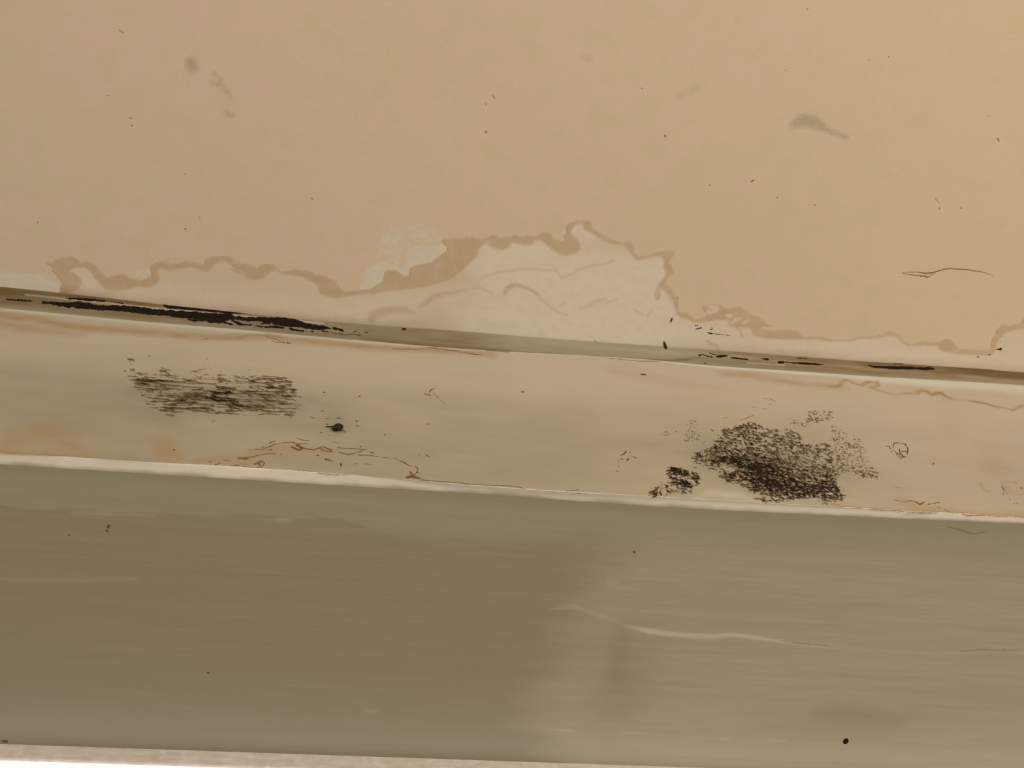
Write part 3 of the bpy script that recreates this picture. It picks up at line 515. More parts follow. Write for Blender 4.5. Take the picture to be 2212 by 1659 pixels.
# ------------------------------------------------------------------ mould on the ceiling near the trim
dk = lambda lo, hi, seed=3, L=0.003: (lambda g, ph: {'dark': np.clip(sst(0.0, 0.0005, ph) * 0.4 + lo + (hi - lo) * fbm(g.U / L, g.V / L, 3, seed), 0, 1)})
def mould(name, surf, at, items, label, seed, jit, attr, nscale=0.0012, step=0.00022, rise=0.0003):
    o = marks(name, surf, at, items, m_mould, None, None, seed, jit, step, rise=rise, attr=attr, nscale=nscale)
    return tag(o, label, 'mould', 'mould growths')
mould('mould_spot', S_CEIL, ceil_at, [(z5([(1915, 690), (1955, 685)]), [4, 6]), (z5([(1940, 690), (1965, 712)]), [3, 2]), (z5([(1922, 622), (1932, 632), (1935, 620), (1924, 618)]), 1.3), (z5([(1955, 605), (1960, 612)]), 1.5), (z5([(1990, 712), (2005, 705), (2008, 698)]), 1.6), (z5([(1905, 655), (1935, 668)]), 1.2), (z5([(1985, 655), (2000, 640)]), 1), (z5([(1692, 773), (1708, 774)]), 3), (z5([(1740, 760), (1738, 735), (1745, 730)]), 2), (z5([(1750, 750), (1800, 745)]), 1), (z5([(1820, 748), (1838, 747)]), 2.6)],
      'small black mould spots in the brown stain at the right edge of the ceiling', 61, 0.00025, dk(0.5, 1.0))
mould('mould_spot', S_CEIL, ceil_at, [(z4([(170, 650), (200, 640)]), [4, 5]), (z4([(120, 680), (130, 670)]), 2), (z4([(140, 650), (160, 655)]), 3), (z4([(130, 610), (160, 615)]), 3)],
      'tiny dark green mould spot on the ceiling right of the large pale stain', 62, 0.0002, dk(0.5, 0.9))
mould('mould_spot', S_CEIL, ceil_at, [(z4([(290, 700), (330, 712), (350, 718)]), [3, 5, 3]), (z4([(350, 712), (400, 718), (450, 722)]), [2, 3, 3]), (z4([(460, 725), (560, 735), (590, 742)]), [2, 2, 1]), (z4([(430, 692), (500, 690), (515, 685)]), 1.5), (z4([(320, 660), (350, 655)]), 3), (z4([(340, 630), (345, 660)]), 1.5)],
      'short purplish black row of mould dashes on the ceiling above the trim', 63, 0.0002, dk(0.3, 0.9))

# ------------------------------------------------------------------ black mould along the trim
zl = lambda p: zm(100, 600, 5.53, p); zk = lambda p: zm(450, 650, 5.53, p)
mould('mould_streak', S_TRIM, tr, [(z1([(90, 572), (150, 576), (250, 580)]), [3, 4, 2]), (z1([(250, 580), (312, 582)]), [1, 2]), (zl([(0, 277), (100, 282), (200, 300), (300, 308), (420, 312), (540, 325), (640, 345), (760, 350), (900, 355), (1050, 370), (1150, 380), (1280, 395), (1420, 405), (1500, 412), (1650, 430), (1850, 445), (1980, 460), (2100, 470), (2212, 450)]), [4, 5, 8, 9, 12, 12, 9, 9, 11, 12, 11, 12, 10, 12, 13, 15, 16, 17, 11]),
       (zl([(1720, 480), (1800, 495), (1900, 495)]), [4, 5, 3]), (zl([(1960, 510), (2060, 510)]), [4, 4]), (zl([(2100, 500), (2212, 535)]), [3, 4]),
       (zk([(0, 180), (60, 190), (150, 200), (210, 180)]), [15, 20, 18, 8]), (zk([(0, 165), (200, 175), (340, 190), (480, 205), (620, 210), (750, 220), (900, 240), (1050, 255), (1150, 275), (1300, 295), (1400, 303), (1470, 308)]), [9, 8, 7, 8, 8, 11, 16, 14, 11, 9, 7, 3]), (zk([(1490, 305), (1560, 315), (1610, 330)]), [3, 4, 5]),
       (zk([(30, 235), (140, 240)]), 4), (zk([(200, 240), (300, 262)]), 3), (zk([(300, 215), (400, 262), (520, 270)]), [3, 6, 4]), (zk([(560, 280), (660, 285)]), 3), (zk([(650, 255), (720, 240), (750, 255)]), 3), (zk([(690, 290), (800, 285), (910, 300)]), [3, 5, 3]), (zk([(985, 305), (1020, 322), (1140, 335)]), [3, 6, 4]), (zk([(1180, 338), (1260, 345)]), 2)],
      'long black mould streak in the trim crack at left', 71, 0.0006, dk(0.75, 1.0), 0.0022)
mould('mould_streak', S_TRIM, tr, [(zl([(260, 236), (380, 243), (520, 258), (640, 266), (720, 272)]), [2, 4, 4, 3, 1.5]), (zl([(740, 273), (800, 280)]), 1.5), (zl([(820, 285), (940, 302)]), [2, 1]), (zl([(1410, 328), (1460, 345), (1600, 355), (1750, 368), (1900, 375), (2050, 388), (2212, 402)]), [5, 5, 5, 5, 7, 6, 6]), (zk([(0, 110), (150, 120), (300, 132), (430, 140), (520, 148)]), [6, 7, 7, 6, 4]), (zk([(570, 155), (700, 160), (850, 172), (950, 180), (1050, 190), (1150, 203), (1230, 214)]), [4, 7, 8, 9, 8, 6, 3])],
      'thin broken black mould line running just above the long left streak', 72, 0.0004, dk(0.7, 1.0), 0.002)
fl = mould('mould_streak', S_TRIM, tr, [(zk([(1370, 335), (1430, 342)]), 3), (zk([(1430, 345), (1540, 365), (1640, 382)]), 1.6), (zk([(1650, 378), (1740, 370), (1840, 387)]), [2, 2, 1.5]), (zk([(1735, 345), (1780, 338)]), 1.5), (zk([(1880, 350), (1905, 354)]), 2), (zk([(1570, 360), (1620, 370)]), 2), (z2([(1465, 908), (1485, 908)]), 4)],
      'sparse brown flecks on the trim beyond the right end of the long streak', 73, 0.0002, dk(0.4, 0.8)); fl['kind'] = 'stuff'
mould('mould_streak', S_TRIM, tr, [(z4([(380, 992), (430, 988), (515, 985)]), [3, 6, 3]), (z4([(155, 975), (180, 970)]), 2.5), (z4([(195, 965), (260, 985), (320, 995)]), [1.5, 3, 2]), (z4([(300, 950), (330, 965), (390, 970)]), [1.5, 2, 1]), (z4([(560, 1005), (660, 1015), (780, 1028)]), [2, 4, 2]), (z4([(235, 1085), (250, 1086)]), 3), (z4([(950, 1020), (1040, 1030)]), [2, 4])],
      'short black mould blot on the trim below the dashes', 74, 0.0003, dk(0.6, 1.0))
mould('mould_streak', S_TRIM, tr, [(z4([(1168, 1065), (1222, 1066)]), 5), (z4([(1240, 1060), (1350, 1072), (1450, 1078), (1560, 1085), (1640, 1090), (1730, 1098)]), [2, 3, 5, 5, 5, 2]), (z4([(1420, 1023), (1550, 1026)]), [2, 2])],
      'middle brown black mould dash on the right half of the trim', 75, 0.0003, dk(0.5, 1.0))
mould('mould_streak', S_TRIM, tr, [(z5([(468, 856), (510, 872), (600, 880), (700, 886), (800, 893), (900, 898), (1000, 905), (1100, 912), (1190, 918)]), [2, 4, 5, 7, 7, 7, 5, 7, 3]), (z5([(735, 850), (850, 854), (980, 860)]), [1, 2, 1]), (z5([(1090, 905), (1160, 895), (1185, 912)]), 2)],
      'darkest short black mould dash at the right end of the trim', 76, 0.0003, dk(0.7, 1.0))

# ------------------------------------------------------------------ mould patches on the wall strip
def rot_uv(g, a): ca, sa = math.cos(a), math.sin(a); return g.U * ca + g.V * sa, -g.U * sa + g.V * ca
def mould_patch(poly, dens_fn, label, noise_fn, soft, step=0.00025, thr=0.5, gain=0.9):
    q = wall_at(poly); g = Grid(q[:, 0].min() - 0.006, q[:, 0].max() + 0.006, q[:, 1].min() - 0.006, q[:, 1].max() + 0.006, step)
    s = g.sdf(q, 0.02) + (fbm(g.U / 0.006, g.V / 0.004, 3, 81) - 0.5) * soft
    d = dens_fn(g); n = noise_fn(g)
    cover = sst(-soft, soft * 0.6, s) * d
    ph = (n - thr) + (cover - 1.0) * 0.5
    ph = np.where(s < -soft, -1, ph)
    dark = np.clip(0.16 + ph * 3.0 * gain + 0.45 * (d - 0.75), 0, 1)
    o = film('mould_patch', S_WALL, g, ph, {'dark': dark}, m_mould, None, 0.00006, 0.00035, 0.004)
    return tag(o, label, 'mould', 'mould growths')
def dens(base, blobs):
    def f(g):
        d = np.full(g.U.shape, base)
        for c, rx, ry, a in blobs: d = d + a * g.blob(wall_at([c])[0], rx * MM, ry * MM * 1.9)
        return np.clip(d, 0, 1.25)
    return f
def streak(seed, lx, lz, mixw=0.5, ang=-0.02, ang2=-0.5, grain=0.3):
    def f(g):
        a, b = rot_uv(g, ang); c, d = rot_uv(g, ang2)
        n = fbm(a / lx, b / lz, 3, seed); m = fbm(c / (lx * 0.45), d / (lz * 0.8), 3, seed + 1)
        fine = fbm(c / 0.0011, d / 0.0008, 2, seed + 2)
        wa = a + 0.5 * lx * (m - 0.5); wb = b + 0.9 * lz * (n - 0.5)
        ridge = 1 - np.abs(2 * fbm(wa / (lx * 0.8), wb / (lz * 1.15), 2, seed + 3) - 1) * 2.4        # thin joined threads
        ridge2 = 1 - np.abs(2 * fbm(c / (lx * 0.5), d / (lz * 1.0), 2, seed + 4) - 1) * 2.4
        v = 0.45 * (n * (1 - mixw) + m * mixw) + 0.26 * ridge * (1 - 0.6 * mixw) + 0.2 * ridge2 * (0.4 + mixw) + grain * (fine - 0.5)
        return (v - v.mean()) / v.std() * 0.17 + 0.5
    return f
zp = lambda p: zm(240, 750, 5.03, p)
left_poly = zp([(180, 120), (250, 120), (260, 190), (270, 260), (330, 280), (370, 245), (410, 290), (520, 285), (560, 215), (640, 215), (650, 290), (720, 350), (850, 340), (900, 250), (1050, 180), (1160, 200), (1260, 270), (1400, 330), (1480, 310), (1650, 310), (1880, 310), (1960, 380), (1990, 500), (2040, 560), (2050, 700), (1930, 770), (1870, 730), (1700, 740), (1560, 720), (1480, 690), (1300, 740), (1200, 750), (1080, 730), (900, 700), (800, 690), (690, 740), (580, 740), (480, 670), (370, 600), (290, 510), (240, 400), (190, 330), (200, 240)])
mould_patch(left_poly, dens(0.62, [((470, 855), 60, 17, 0.42), ((590, 850), 45, 16, 0.22), ((330, 825), 35, 12, 0.2), ((450, 872), 100, 10, 0.25), ((420, 812), 70, 10, -0.15), ((350, 795), 60, 8, -0.1), ((490, 800), 60, 10, -0.28)]),
            'streaky grey black mould patch at left on the cream wall strip', streak(91, 0.0130, 0.0019, 0.15, 0.02, -0.4, 0.16), 0.003, thr=0.40, gain=0.85)
zq = lambda p: zm(1400, 850, 3.95, p)
right_poly = zq([(370, 560), (400, 510), (520, 470), (600, 370), (640, 320), (740, 290), (810, 262), (900, 245), (960, 285), (1050, 310), (1180, 310), (1290, 340), (1310, 420), (1400, 440), (1500, 430), (1560, 440), (1570, 560), (1600, 640), (1640, 690), (1580, 740), (1640, 820), (1680, 880), (1640, 905), (1500, 940), (1420, 890), (1260, 890), (1130, 920), (1000, 930), (920, 900), (1040, 880), (860, 845), (800, 790), (760, 770), (640, 760), (600, 720), (640, 690), (560, 660), (450, 610)])
mould_patch(right_poly, dens(0.72, [((1640, 1020), 60, 22, 0.42), ((1700, 1050), 70, 20, 0.4), ((1590, 1000), 50, 12, 0.3), ((1800, 1060), 40, 14, 0.25), ((1560, 970), 30, 20, 0.15), ((1575, 1012), 22, 7, -0.7), ((1680, 930), 60, 10, -0.1), ((1755, 990), 25, 12, -0.1)]),
            'largest and darkest black mould patch at right on the cream wall strip', streak(95, 0.0042, 0.0018, 0.5, -0.15, -0.7), 0.003, thr=0.37, step=0.00026, gain=1.05)
mould_patch(zq([(1560, 250), (1640, 320), (1760, 370), (1840, 420), (1860, 550), (1900, 600), (1980, 690), (1960, 730), (1860, 720), (1720, 690), (1640, 690), (1600, 620), (1570, 540), (1560, 420)]),
            dens(0.55, [((1870, 1026), 30, 8, 0.35), ((1820, 1005), 25, 15, 0.15)]), 'thin speckled mould fringe on the right of the largest patch', streak(98, 0.0028, 0.0015, 0.5, -0.3, -0.8), 0.005, thr=0.45, gain=0.7)
mould_patch(zq([(1210, 260), (1250, 220), (1330, 250), (1370, 140), (1480, 150), (1610, 150), (1590, 200), (1500, 230), (1440, 250), (1340, 280), (1250, 270)]),
            dens(0.66, [((1755, 906), 16, 5, 0.4)]), 'short arched mould trace above the bare spot of the largest patch', streak(101, 0.003, 0.0014, 0.4, -0.2, -0.7), 0.003, thr=0.5, gain=0.6)
mould_patch(zq([(150, 650), (230, 625), (320, 650), (420, 690), (465, 745), (420, 795), (350, 830), (310, 860), (200, 855), (40, 885), (0, 850), (40, 815), (150, 790), (190, 740)]),
            dens(0.88, [((1483, 1045), 14, 7, 0.35), ((1462, 1022), 25, 8, 0.2), ((1455, 1058), 22, 6, -0.5), ((1478, 1036), 12, 4, -0.3)]), 'compact black mould clump left of the largest patch by the white edge', streak(105, 0.0034, 0.0022, 0.5, -0.3, -0.8), 0.0025, thr=0.38, gain=1.2)
mould_patch(zq([(280, 410), (330, 290), (380, 220), (440, 220), (440, 330), (480, 430), (400, 410), (330, 420)]), dens(0.62, []), 'faint mould wisp on the upper left of the largest patch', streak(108, 0.0025, 0.0013, 0.5), 0.003, thr=0.5, gain=0.5)
mould_patch(zq([(85, 350), (100, 320), (170, 320), (220, 290), (245, 320), (180, 350), (120, 365)]), dens(0.62, []), 'faintest mould wisp in line with the upper left wisp', streak(111, 0.0025, 0.0013, 0.5), 0.003, thr=0.5, gain=0.4)
ring_pts = zm(1780, 820, 5.12, [(765, 760), (770, 710), (800, 698), (850, 705), (900, 715), (928, 760), (920, 830)])
mould('mould_ring', S_WALL, wall_at, [(ring_pts, [1.2, 2, 3, 1, 2.5, 2, 1.2]), (zm(1780, 820, 5.12, [(770, 780), (810, 820), (850, 860), (900, 855)]), [1.5, 2.5, 2, 4]), (zm(1780, 820, 5.12, [(835, 770), (840, 820), (880, 850)]), [1.5, 3, 3]), (zm(1780, 820, 5.12, [(860, 800), (900, 790), (915, 810)]), [2, 2, 1]), (zm(1780, 820, 5.12, [(670, 735), (720, 740), (740, 770)]), [1.5, 2, 1]), (zm(1780, 820, 5.12, [(800, 830), (830, 870), (860, 880)]), 1.2), (zm(1780, 820, 5.12, [(740, 800), (770, 790)]), 1.2)],
      'small ring of grey mould alone to the right of the largest patch', 115, 0.0003, dk(0.2, 0.8))
zf = lambda p: zm(1000, 800, 3.95, p)
mould('mould_spot', S_WALL, wall_at, [(zf([(1340, 730), (1375, 715), (1395, 690)]), [1, 2.5, 1.5]), (zf([(1415, 698), (1435, 705)]), 1.5), (zf([(1320, 772), (1335, 778)]), 1.5), (zf([(1348, 757), (1365, 757)]), 2), (zf([(1400, 768), (1415, 755)]), 2.6), (zf([(1440, 735), (1480, 748)]), [1, 2]), (zf([(1312, 860), (1325, 860)]), 2), (zf([(1325, 815), (1335, 825)]), 1.2)],
      'loose cluster of tiny mould dots between the two big patches, low on the strip', 116, 0.0002, dk(0.3, 0.8))

# ------------------------------------------------------------------ cracks, specks and blisters on the wall strip
zg = lambda p: zm(500, 800, 3.95, p); zi = lambda p: zm(2060, 980, 11.06, p); zh = lambda p: zm(1780, 820, 5.12, p)
cr = lambda ru, pa: (lambda g, ph: {'rust': np.clip(ru + 0.7 * (fbm(g.U / 0.004, g.V / 0.004, 3, 5) - 0.5), 0, 1), 'pale': np.full(ph.shape, pa)})
marks('paint_crack', S_WALL, wall_at, [(zg([(60, 750), (170, 740), (230, 725), (310, 712), (400, 712), (450, 720)]), [1, 2, 1.6, 1.6, 1.2, 0.8]), (zg([(150, 680), (250, 675), (330, 650), (360, 632), (440, 618), (520, 612), (560, 630), (650, 625)]), [1, 1.4, 2, 1.6, 1.6, 2, 2.5, 1.2]), (zg([(510, 650), (570, 680), (620, 665), (700, 680), (780, 650), (850, 680)]), [3, 6, 3, 3, 2.5, 3]), (zg([(550, 575), (600, 595), (670, 602)]), [1, 2, 0.8]), (zg([(740, 660), (800, 690), (860, 695)]), [2, 2.5, 2]), (zg([(905, 660), (960, 665), (1060, 668), (1120, 678), (1155, 680)]), [1.5, 2, 1.6, 2, 1]), (zg([(920, 700), (1000, 720), (1080, 700), (1110, 690)]), [2.5, 2.5, 1.5, 2]), (zg([(1085, 722), (1200, 730), (1280, 742), (1400, 752), (1430, 770), (1470, 785), (1510, 810), (1570, 820), (1590, 835), (1580, 870)]), [2, 1.5, 1.3, 1.2, 1.5, 3, 2, 1.2, 1.5, 1.5]), (zg([(1185, 700), (1210, 705)]), 3), (zg([(560, 640), (600, 660)]), 5)],
      m_crack, wall, 'arched brown flaking crack low on the strip at left of centre', 121, 0.00025, attr=cr(0.45, 0.15))
marks('paint_crack', S_WALL, wall_at, [(zg([(0, 815), (40, 812), (80, 800), (130, 800)]), [2, 2, 1.5, 1]), (zg([(100, 825), (200, 832), (260, 825), (285, 790), (250, 775), (200, 800)]), [2, 2.4, 2, 2.5, 4, 5]), (zg([(60, 750), (130, 755)]), [5, 6]), (zg([(230, 780), (240, 810)]), 4), (zm(0, 750, 3.95, [(1840, 1005), (1880, 985)]), 2), (zm(0, 750, 3.95, [(1900, 960), (1950, 968)]), 2), (zm(0, 750, 3.95, [(1785, 980), (1800, 978)]), 2)],
      m_crack, wall, 'crumbling brown flake at the left start of the arched crack', 122, 0.0004, attr=cr(0.7, 0.3))
marks('paint_crack', S_WALL, wall_at, [(zg([(570, 850), (640, 855), (760, 880), (870, 890), (1000, 893), (1200, 905)]), [0.8, 1, 1.2, 1.2, 1, 0.8]), (zg([(1500, 915), (1540, 905), (1600, 920)]), [6, 9, 5]), (zg([(1520, 865), (1545, 890)]), 2.5), (zg([(1590, 870), (1560, 890)]), 2), (zg([(1620, 935), (1780, 950), (1900, 955), (2000, 970), (2140, 975), (2212, 982)]), [2, 1.8, 1.6, 2, 1.5, 1.5]), (zf([(200, 980), (400, 985), (470, 995), (540, 1015)]), [1, 1.6, 2.5, 1]), (zf([(880, 1030), (990, 1018)]), 1.2), (zf([(920, 1058), (1000, 1050)]), 1.5)],
      m_crack, wall, 'fine brown crack along the white edge left of centre', 123, 0.00022, attr=cr(0.45, 0.2))
marks('paint_crack', S_WALL, wall_at, [(zk([(690, 428), (780, 450), (860, 485), (920, 503), (985, 508)]), [1, 1.2, 1.5, 2, 2]), (zk([(760, 485), (850, 500), (920, 502)]), [1.4, 1.2, 1]), (zk([(940, 498), (985, 506)]), [2, 3.5]), (z2([(1380, 1082), (1500, 1083), (1600, 1090)]), [1.5, 1.5, 0.8]), (z2([(1680, 1070), (1740, 1075), (1780, 1082), (1900, 1098), (1960, 1112), (2040, 1120), (2080, 1130), (2130, 1130)]), [1.2, 2.5, 1, 2, 1, 2, 3, 1.5]), (z3([(200, 1215), (340, 1225), (400, 1228)]), [1.2, 1.6, 1]), (z3([(1250, 1280), (1400, 1295), (1500, 1305), (1640, 1305), (1800, 1300)]), [1, 1.2, 1.6, 1.4, 1])],
      m_crack, wall, 'broken brown crack close under the trim', 124, 0.0002, attr=cr(0.3, 0.1))
marks('paint_crack', S_WALL, wall_at, [(zi([(1260, 650), (1205, 665), (1155, 735), (1180, 830), (1215, 900)]), [1.4, 2.0, 2.4, 2.2, 1.4]), (zi([(1215, 900), (1300, 970)]), [0.9, 0.5]), (zi([(1190, 930), (1192, 985)]), 0.8), (zi([(1620, 820), (1555, 912)]), [3.2, 2.6]), (zi([(1410, 668), (1520, 690)]), 0.7), (zi([(1330, 1080), (1365, 1105)]), [2, 1]), (zi([(1420, 1180), (1490, 1200), (1545, 1182)]), 0.9)],
      m_crack, wall, 'broken ring crack around a raised paint blister at the lower right', 125, 0.0001, 0.00015, attr=cr(0.05, 0.05))
marks('paint_crack', S_WALL, wall_at, [(zq([(980, 45), (1040, 45), (1090, 70)]), [0.8, 1.2, 1]), (zq([(1030, 95), (1060, 90)]), 0.8), (zq([(980, 130), (1015, 133)]), 1), (zq([(895, 115), (915, 118)]), 1.4), (zq([(780, 228), (840, 210), (900, 185)]), [1, 1.6, 1]), (zq([(640, 212), (680, 200)]), 0.8)],
      m_crack, wall, 'hairline marks above the largest mould patch', 126, 0.0001, 0.00016, attr=cr(0.1, 0.3))
marks('paint_crack', S_WALL, wall_at, [(zh([(770, 1330), (880, 1355), (930, 1350)]), [1, 1.4, 1]), (zh([(930, 1340), (1000, 1345), (1060, 1380), (1110, 1355)]), [1, 2, 5, 1.5]), (zh([(1150, 1380), (1270, 1360)]), [2, 2.5]), (zh([(1250, 1410), (1350, 1445), (1420, 1478), (1500, 1480), (1600, 1500)]), [1.2, 1.5, 1.6, 1.2, 2]), (zh([(1600, 1500), (1750, 1500), (1900, 1510), (2212, 1530)]), [2, 1.5, 1.5, 1.5]), (zh([(340, 1420), (600, 1440), (800, 1450), (920, 1470), (1050, 1475), (1250, 1475)]), [1, 1.2, 1.2, 1, 2, 1.2]), (zh([(760, 1185), (850, 1195)]), 0.8)],
      m_crack, wall, 'brown crack along the white edge at the right end', 127, 0.0003, attr=cr(0.6, 0.25))
wd = [(zg([(785, 188), (798, 192)]), 3.4), (zg([(1088, 220), (1096, 223)]), 3.4), (zg([(1063, 432), (1071, 436)]), 3.6), (zg([(1068, 474), (1085, 474)]), 2.4), (zg([(1308, 545), (1311, 553)]), 2), (zg([(1665, 460), (1690, 458)]), 2), (zg([(1595, 724), (1605, 724)]), 1.6), (zg([(1655, 718), (1688, 738)]), 2), (zg([(1095, 645), (1108, 650), (1100, 655)]), 1.5), (zg([(1645, 200), (1670, 205), (1700, 215)]), [2, 3.4, 2]), (zg([(1690, 190), (1705, 165), (1735, 158)]), [1.5, 2.2, 2]), (zg([(1720, 190), (1790, 260), (1835, 300)]), 0.8), (zg([(810, 455), (820, 465)]), 2), (zg([(770, 344), (788, 345)]), 1.8), (zg([(760, 532), (775, 533)]), 1.8), (zg([(828, 555), (840, 556)]), 2), (zg([(905, 408), (930, 410)]), 2.4), (zg([(800, 410), (830, 412)]), 1.6), (zg([(675, 398), (705, 408)]), 1.4), (zg([(325, 625), (345, 608), (368, 606)]), [1.5, 3, 2]), (zg([(258, 655), (272, 652)]), 2), (zg([(730, 725), (745, 728)]), 2.4), (zg([(805, 760), (830, 765), (865, 775)]), [4, 4, 1]), (zg([(930, 795), (938, 815)]), 3), (zg([(1050, 798), (1065, 797)]), 2), (zg([(1130, 797), (1155, 800), (1200, 802)]), [1, 2.4, 1]), (zg([(860, 608), (930, 628)]), 1), (zg([(330, 680), (340, 680)]), 3),
      (zf([(500, 185), (525, 186)]), 3.2), (zf([(512, 175), (512, 190)]), 2), (zf([(1525, 35), (1555, 38)]), 5), (zh([(1178, 932), (1186, 930)]), 1.6), (zh([(1205, 938), (1218, 925)]), 2.2), (zm(240, 750, 5.03, [(405, 100), (425, 90)]), 2.2), (zm(240, 750, 5.03, [(1498, 244), (1508, 252)]), 1.6), (zm(240, 750, 5.03, [(1032, 128), (1045, 129)]), 2), (zm(240, 750, 5.03, [(140, 255), (160, 260)]), 2), (zm(240, 750, 5.03, [(1095, 812), (1130, 798)]), 1.4), (zm(0, 750, 3.95, [(1480, 880), (1492, 874)]), 2), (z1([(1740, 918), (1775, 915)]), 1.6), (zm(1400, 850, 3.95, [(380, 235), (410, 240)]), 2.4), (zm(1400, 850, 3.95, [(545, 310), (555, 320)]), 2.6), (zm(1400, 850, 3.95, [(395, 632), (410, 630)]), 3)]
marks('dirt_speck', S_WALL, wall_at, wd, m_speck, wall, None, 128, 0.0002, 0.00022, rise=0.00025, kind='stuff', attr=lambda g, ph: {'pale': 0.45 * fbm(g.U / 0.02, g.V / 0.02, 2, 4)})

# raised paint blister, a shallow bulge in the strip's own paint
def blister(c, rx, rz, h, label):
    cx_, cz_ = wall_at([c])[0]; g = Grid(cx_ - rx * 1.3, cx_ + rx * 1.3, cz_ - rz * 1.3, cz_ + rz * 1.3, 0.0004)
    r = np.hypot((g.U - cx_) / rx, (g.V - cz_) / rz) + 0.25 * (fbm(g.U / 0.005, g.V / 0.005, 2, 7) - 0.5)
    P, A, H, f = clip(g, 1 - r, {'grey': np.full(r.shape, 0.45), 'rust': 0.4 * sst(0.2, 0.9, r) * (g.V < cz_)})
    o = mesh_obj('paint_blister', S_WALL(P[:, 0], P[:, 1], 0.00004 + h * sst(0, 0.7, H)), f, m_wall, wall, A); o['label'] = label
blister((2186, 1052), 0.0075, 0.0085, 0.0009, 'raised paint blister at the lower right')
blister((2128, 1052), 0.003, 0.006, 0.0005, 'small paint chip left of the raised blister')

# ------------------------------------------------------------------ marks on the soffit
pts = soff_at([(1827, 1601)])[0]; g = Grid(pts[0] - 0.006, pts[0] + 0.006, pts[1] - 0.006, pts[1] + 0.006, 0.0003)
a_ = np.hypot((g.U - pts[0]) / 0.0020, (g.V - pts[1]) / 0.0027) + 0.3 * (fbm(g.U / 0.002, g.V / 0.002, 2, 9) - 0.5)
o = film('nail_hole', S_SOFF, g, 1 - a_, {}, m_hole, soffit, 0.00008); o['label'] = 'dark nail hole at the lower right of the soffit'
marks('dirt_speck', S_SOFF, soff_at, [(([(1369, 1192), (1371, 1193)]), 4), (([(233, 1139), (235, 1136)]), 4), (([(230, 1145), (232, 1148)]), 3), (([(449, 1453), (451, 1454)]), 3), (([(8, 1601), (14, 1601)]), 5), (([(148, 1155), (150, 1156)]), 2)], m_speck, soffit, None, 131, 0.0002, 0.0003, 0.0004, kind='stuff', attr=lambda g, ph: {'pale': 0.4 * fbm(g.U / 0.02, g.V / 0.02, 2, 4)})
marks('paint_crack', S_SOFF, soff_at, [(zs_([(1910, 15), (1960, 25), (2010, 42), (2060, 35)]), [1, 1.6, 1.6, 1]), (zs_([(1300, 470), (1450, 485)]), [0.8, 0.8]), (zs_([(1960, 506), (2040, 499), (2130, 500), (2230, 502)]), [0.8, 1, 0.8, 0.8])], m_crack, soffit, 'hairline paint crack on the soffit at right', 132, 0.00015, 0.0003, 0.0004, attr=cr(0.1, 0.85))

# ------------------------------------------------------------------ small loose things
# insect on the wall strip: egg shaped body narrowing to the head, one long feeler
ins = bpy.data.objects.new('insect', None); COL.objects.link(ins)
c = wall_at([(729, 930)])[0]; ins.location = (c[0], YW, c[1])
tag(ins, 'small dark brown insect with one long feeler below the left mould patch', 'insect')
B = []; nseg, nrg = 14, 12
for i in range(nseg + 1):
    t = i / nseg; r = 0.0031 * math.sin(math.pi * (0.06 + 0.9 * t)) ** 0.7 * (0.62 + 0.5 * t)
    for k in range(nrg):
        a = 2 * math.pi * k / nrg; B.append((-0.0036 + 0.0072 * t, -0.0022 + r * 0.75 * math.cos(a), r * math.sin(a) + 0.0002))
f = [(i*nrg+k, i*nrg+(k+1) % nrg, (i+1)*nrg+(k+1) % nrg, (i+1)*nrg+k) for i in range(nseg) for k in range(nrg)] + [tuple(range(nrg)), tuple(nseg*nrg+k for k in range(nrg))]
body = mesh_obj('body', B, f, m_insect, ins); body.rotation_euler = (0, -math.radians(35), 0)
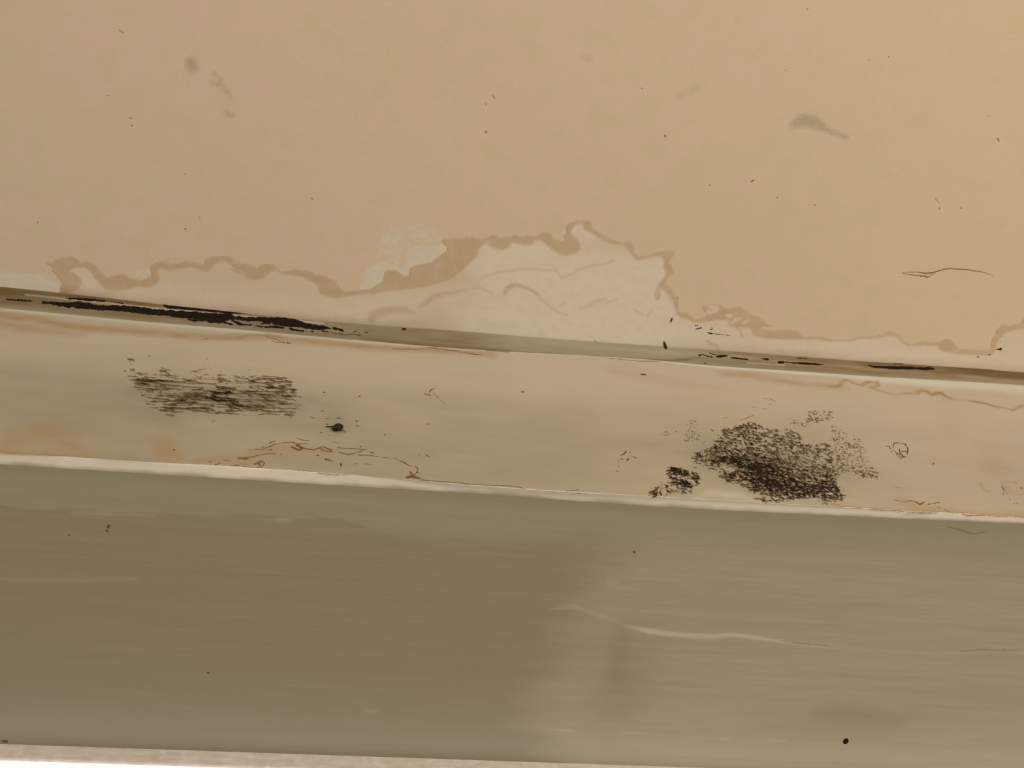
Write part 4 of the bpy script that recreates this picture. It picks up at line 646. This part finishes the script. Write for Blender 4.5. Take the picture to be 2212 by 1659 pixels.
def tube(name, pts, radii, mat, parent):
    P = []; n = 6; pts = np.array(pts, float)
    for i, p in enumerate(pts):
        d = pts[min(i+1, len(pts)-1)] - pts[max(i-1, 0)]; d /= np.linalg.norm(d)
        u = np.cross(d, (0, 1, 0)); u /= np.linalg.norm(u); w = np.cross(d, u)
        for k in range(n): a = 2*math.pi*k/n; P.append(p + radii[i] * (math.cos(a) * u + math.sin(a) * w))
    f = [(i*n+k, i*n+(k+1) % n, (i+1)*n+(k+1) % n, (i+1)*n+k) for i in range(len(pts)-1) for k in range(n)]
    return mesh_obj(name, P, f, mat, parent)
fp = wall_at(zm(680, 880, 18.43, [(770, 960), (740, 880), (700, 825), (640, 805), (560, 800), (470, 795), (410, 805)])) - c
tube('feeler', [(q[0], -0.0009 - 0.0004 * math.sin(i), q[1]) for i, q in enumerate(fp)], [0.0006, 0.0005, 0.00045, 0.0004, 0.00038, 0.00032, 0.0001], m_insect, ins)
tube('leg', [(0.0022, -0.001, -0.0012), (0.0042, -0.0014, -0.0022), (0.0052, -0.0003, -0.0024)], [0.00025, 0.0002, 0.00012], m_insect, ins)

def splinter(p0, p1, w, label):
    a, b = ceil_at([p0])[0], ceil_at([p1])[0]; d = b - a; n = np.array([-d[1], d[0]]); n /= np.linalg.norm(n)
    P = []
    for t, k in ((0, 0.25), (0.3, 0.8), (0.75, 1.0), (1, 0.55)):
        q = a + d * t
        for s, z in ((-0.5, 0.0001), (0.5, 0.0001), (0.35, 0.0009), (-0.35, 0.0009)):
            e = q + n * s * k * w; P.append((e[0], e[1], ZC - z - 0.00006))
    f = [(i*4+k, i*4+(k+1) % 4, (i+1)*4+(k+1) % 4, (i+1)*4+k) for i in range(3) for k in range(4)] + [(3, 2, 1, 0), (12, 13, 14, 15)]
    return tag(mesh_obj('splinter', P, f, m_splinter, None, smooth=False), label, 'splinter')
splinter((1434, 737), (1439, 754), 0.0022, 'larger dark splinter standing across the trim edge right of centre')
splinter((1452, 686), (1449, 695), 0.0010, 'tiny dark splinter under the jagged right end of the pale stain')
marks('edge_chip', S_CEIL, ceil_at, [(z3([(1115, 1130), (1170, 1134)]), [2, 1.5]), (z3([(930, 1138), (1060, 1150)]), [1, 1.6]), (z3([(1165, 1158), (1240, 1168)]), [1.6, 1])], m_crack, ceiling, 'short dark chip along the ceiling edge right of centre', 141, 0.00012, attr=cr(0.0, 0.0))
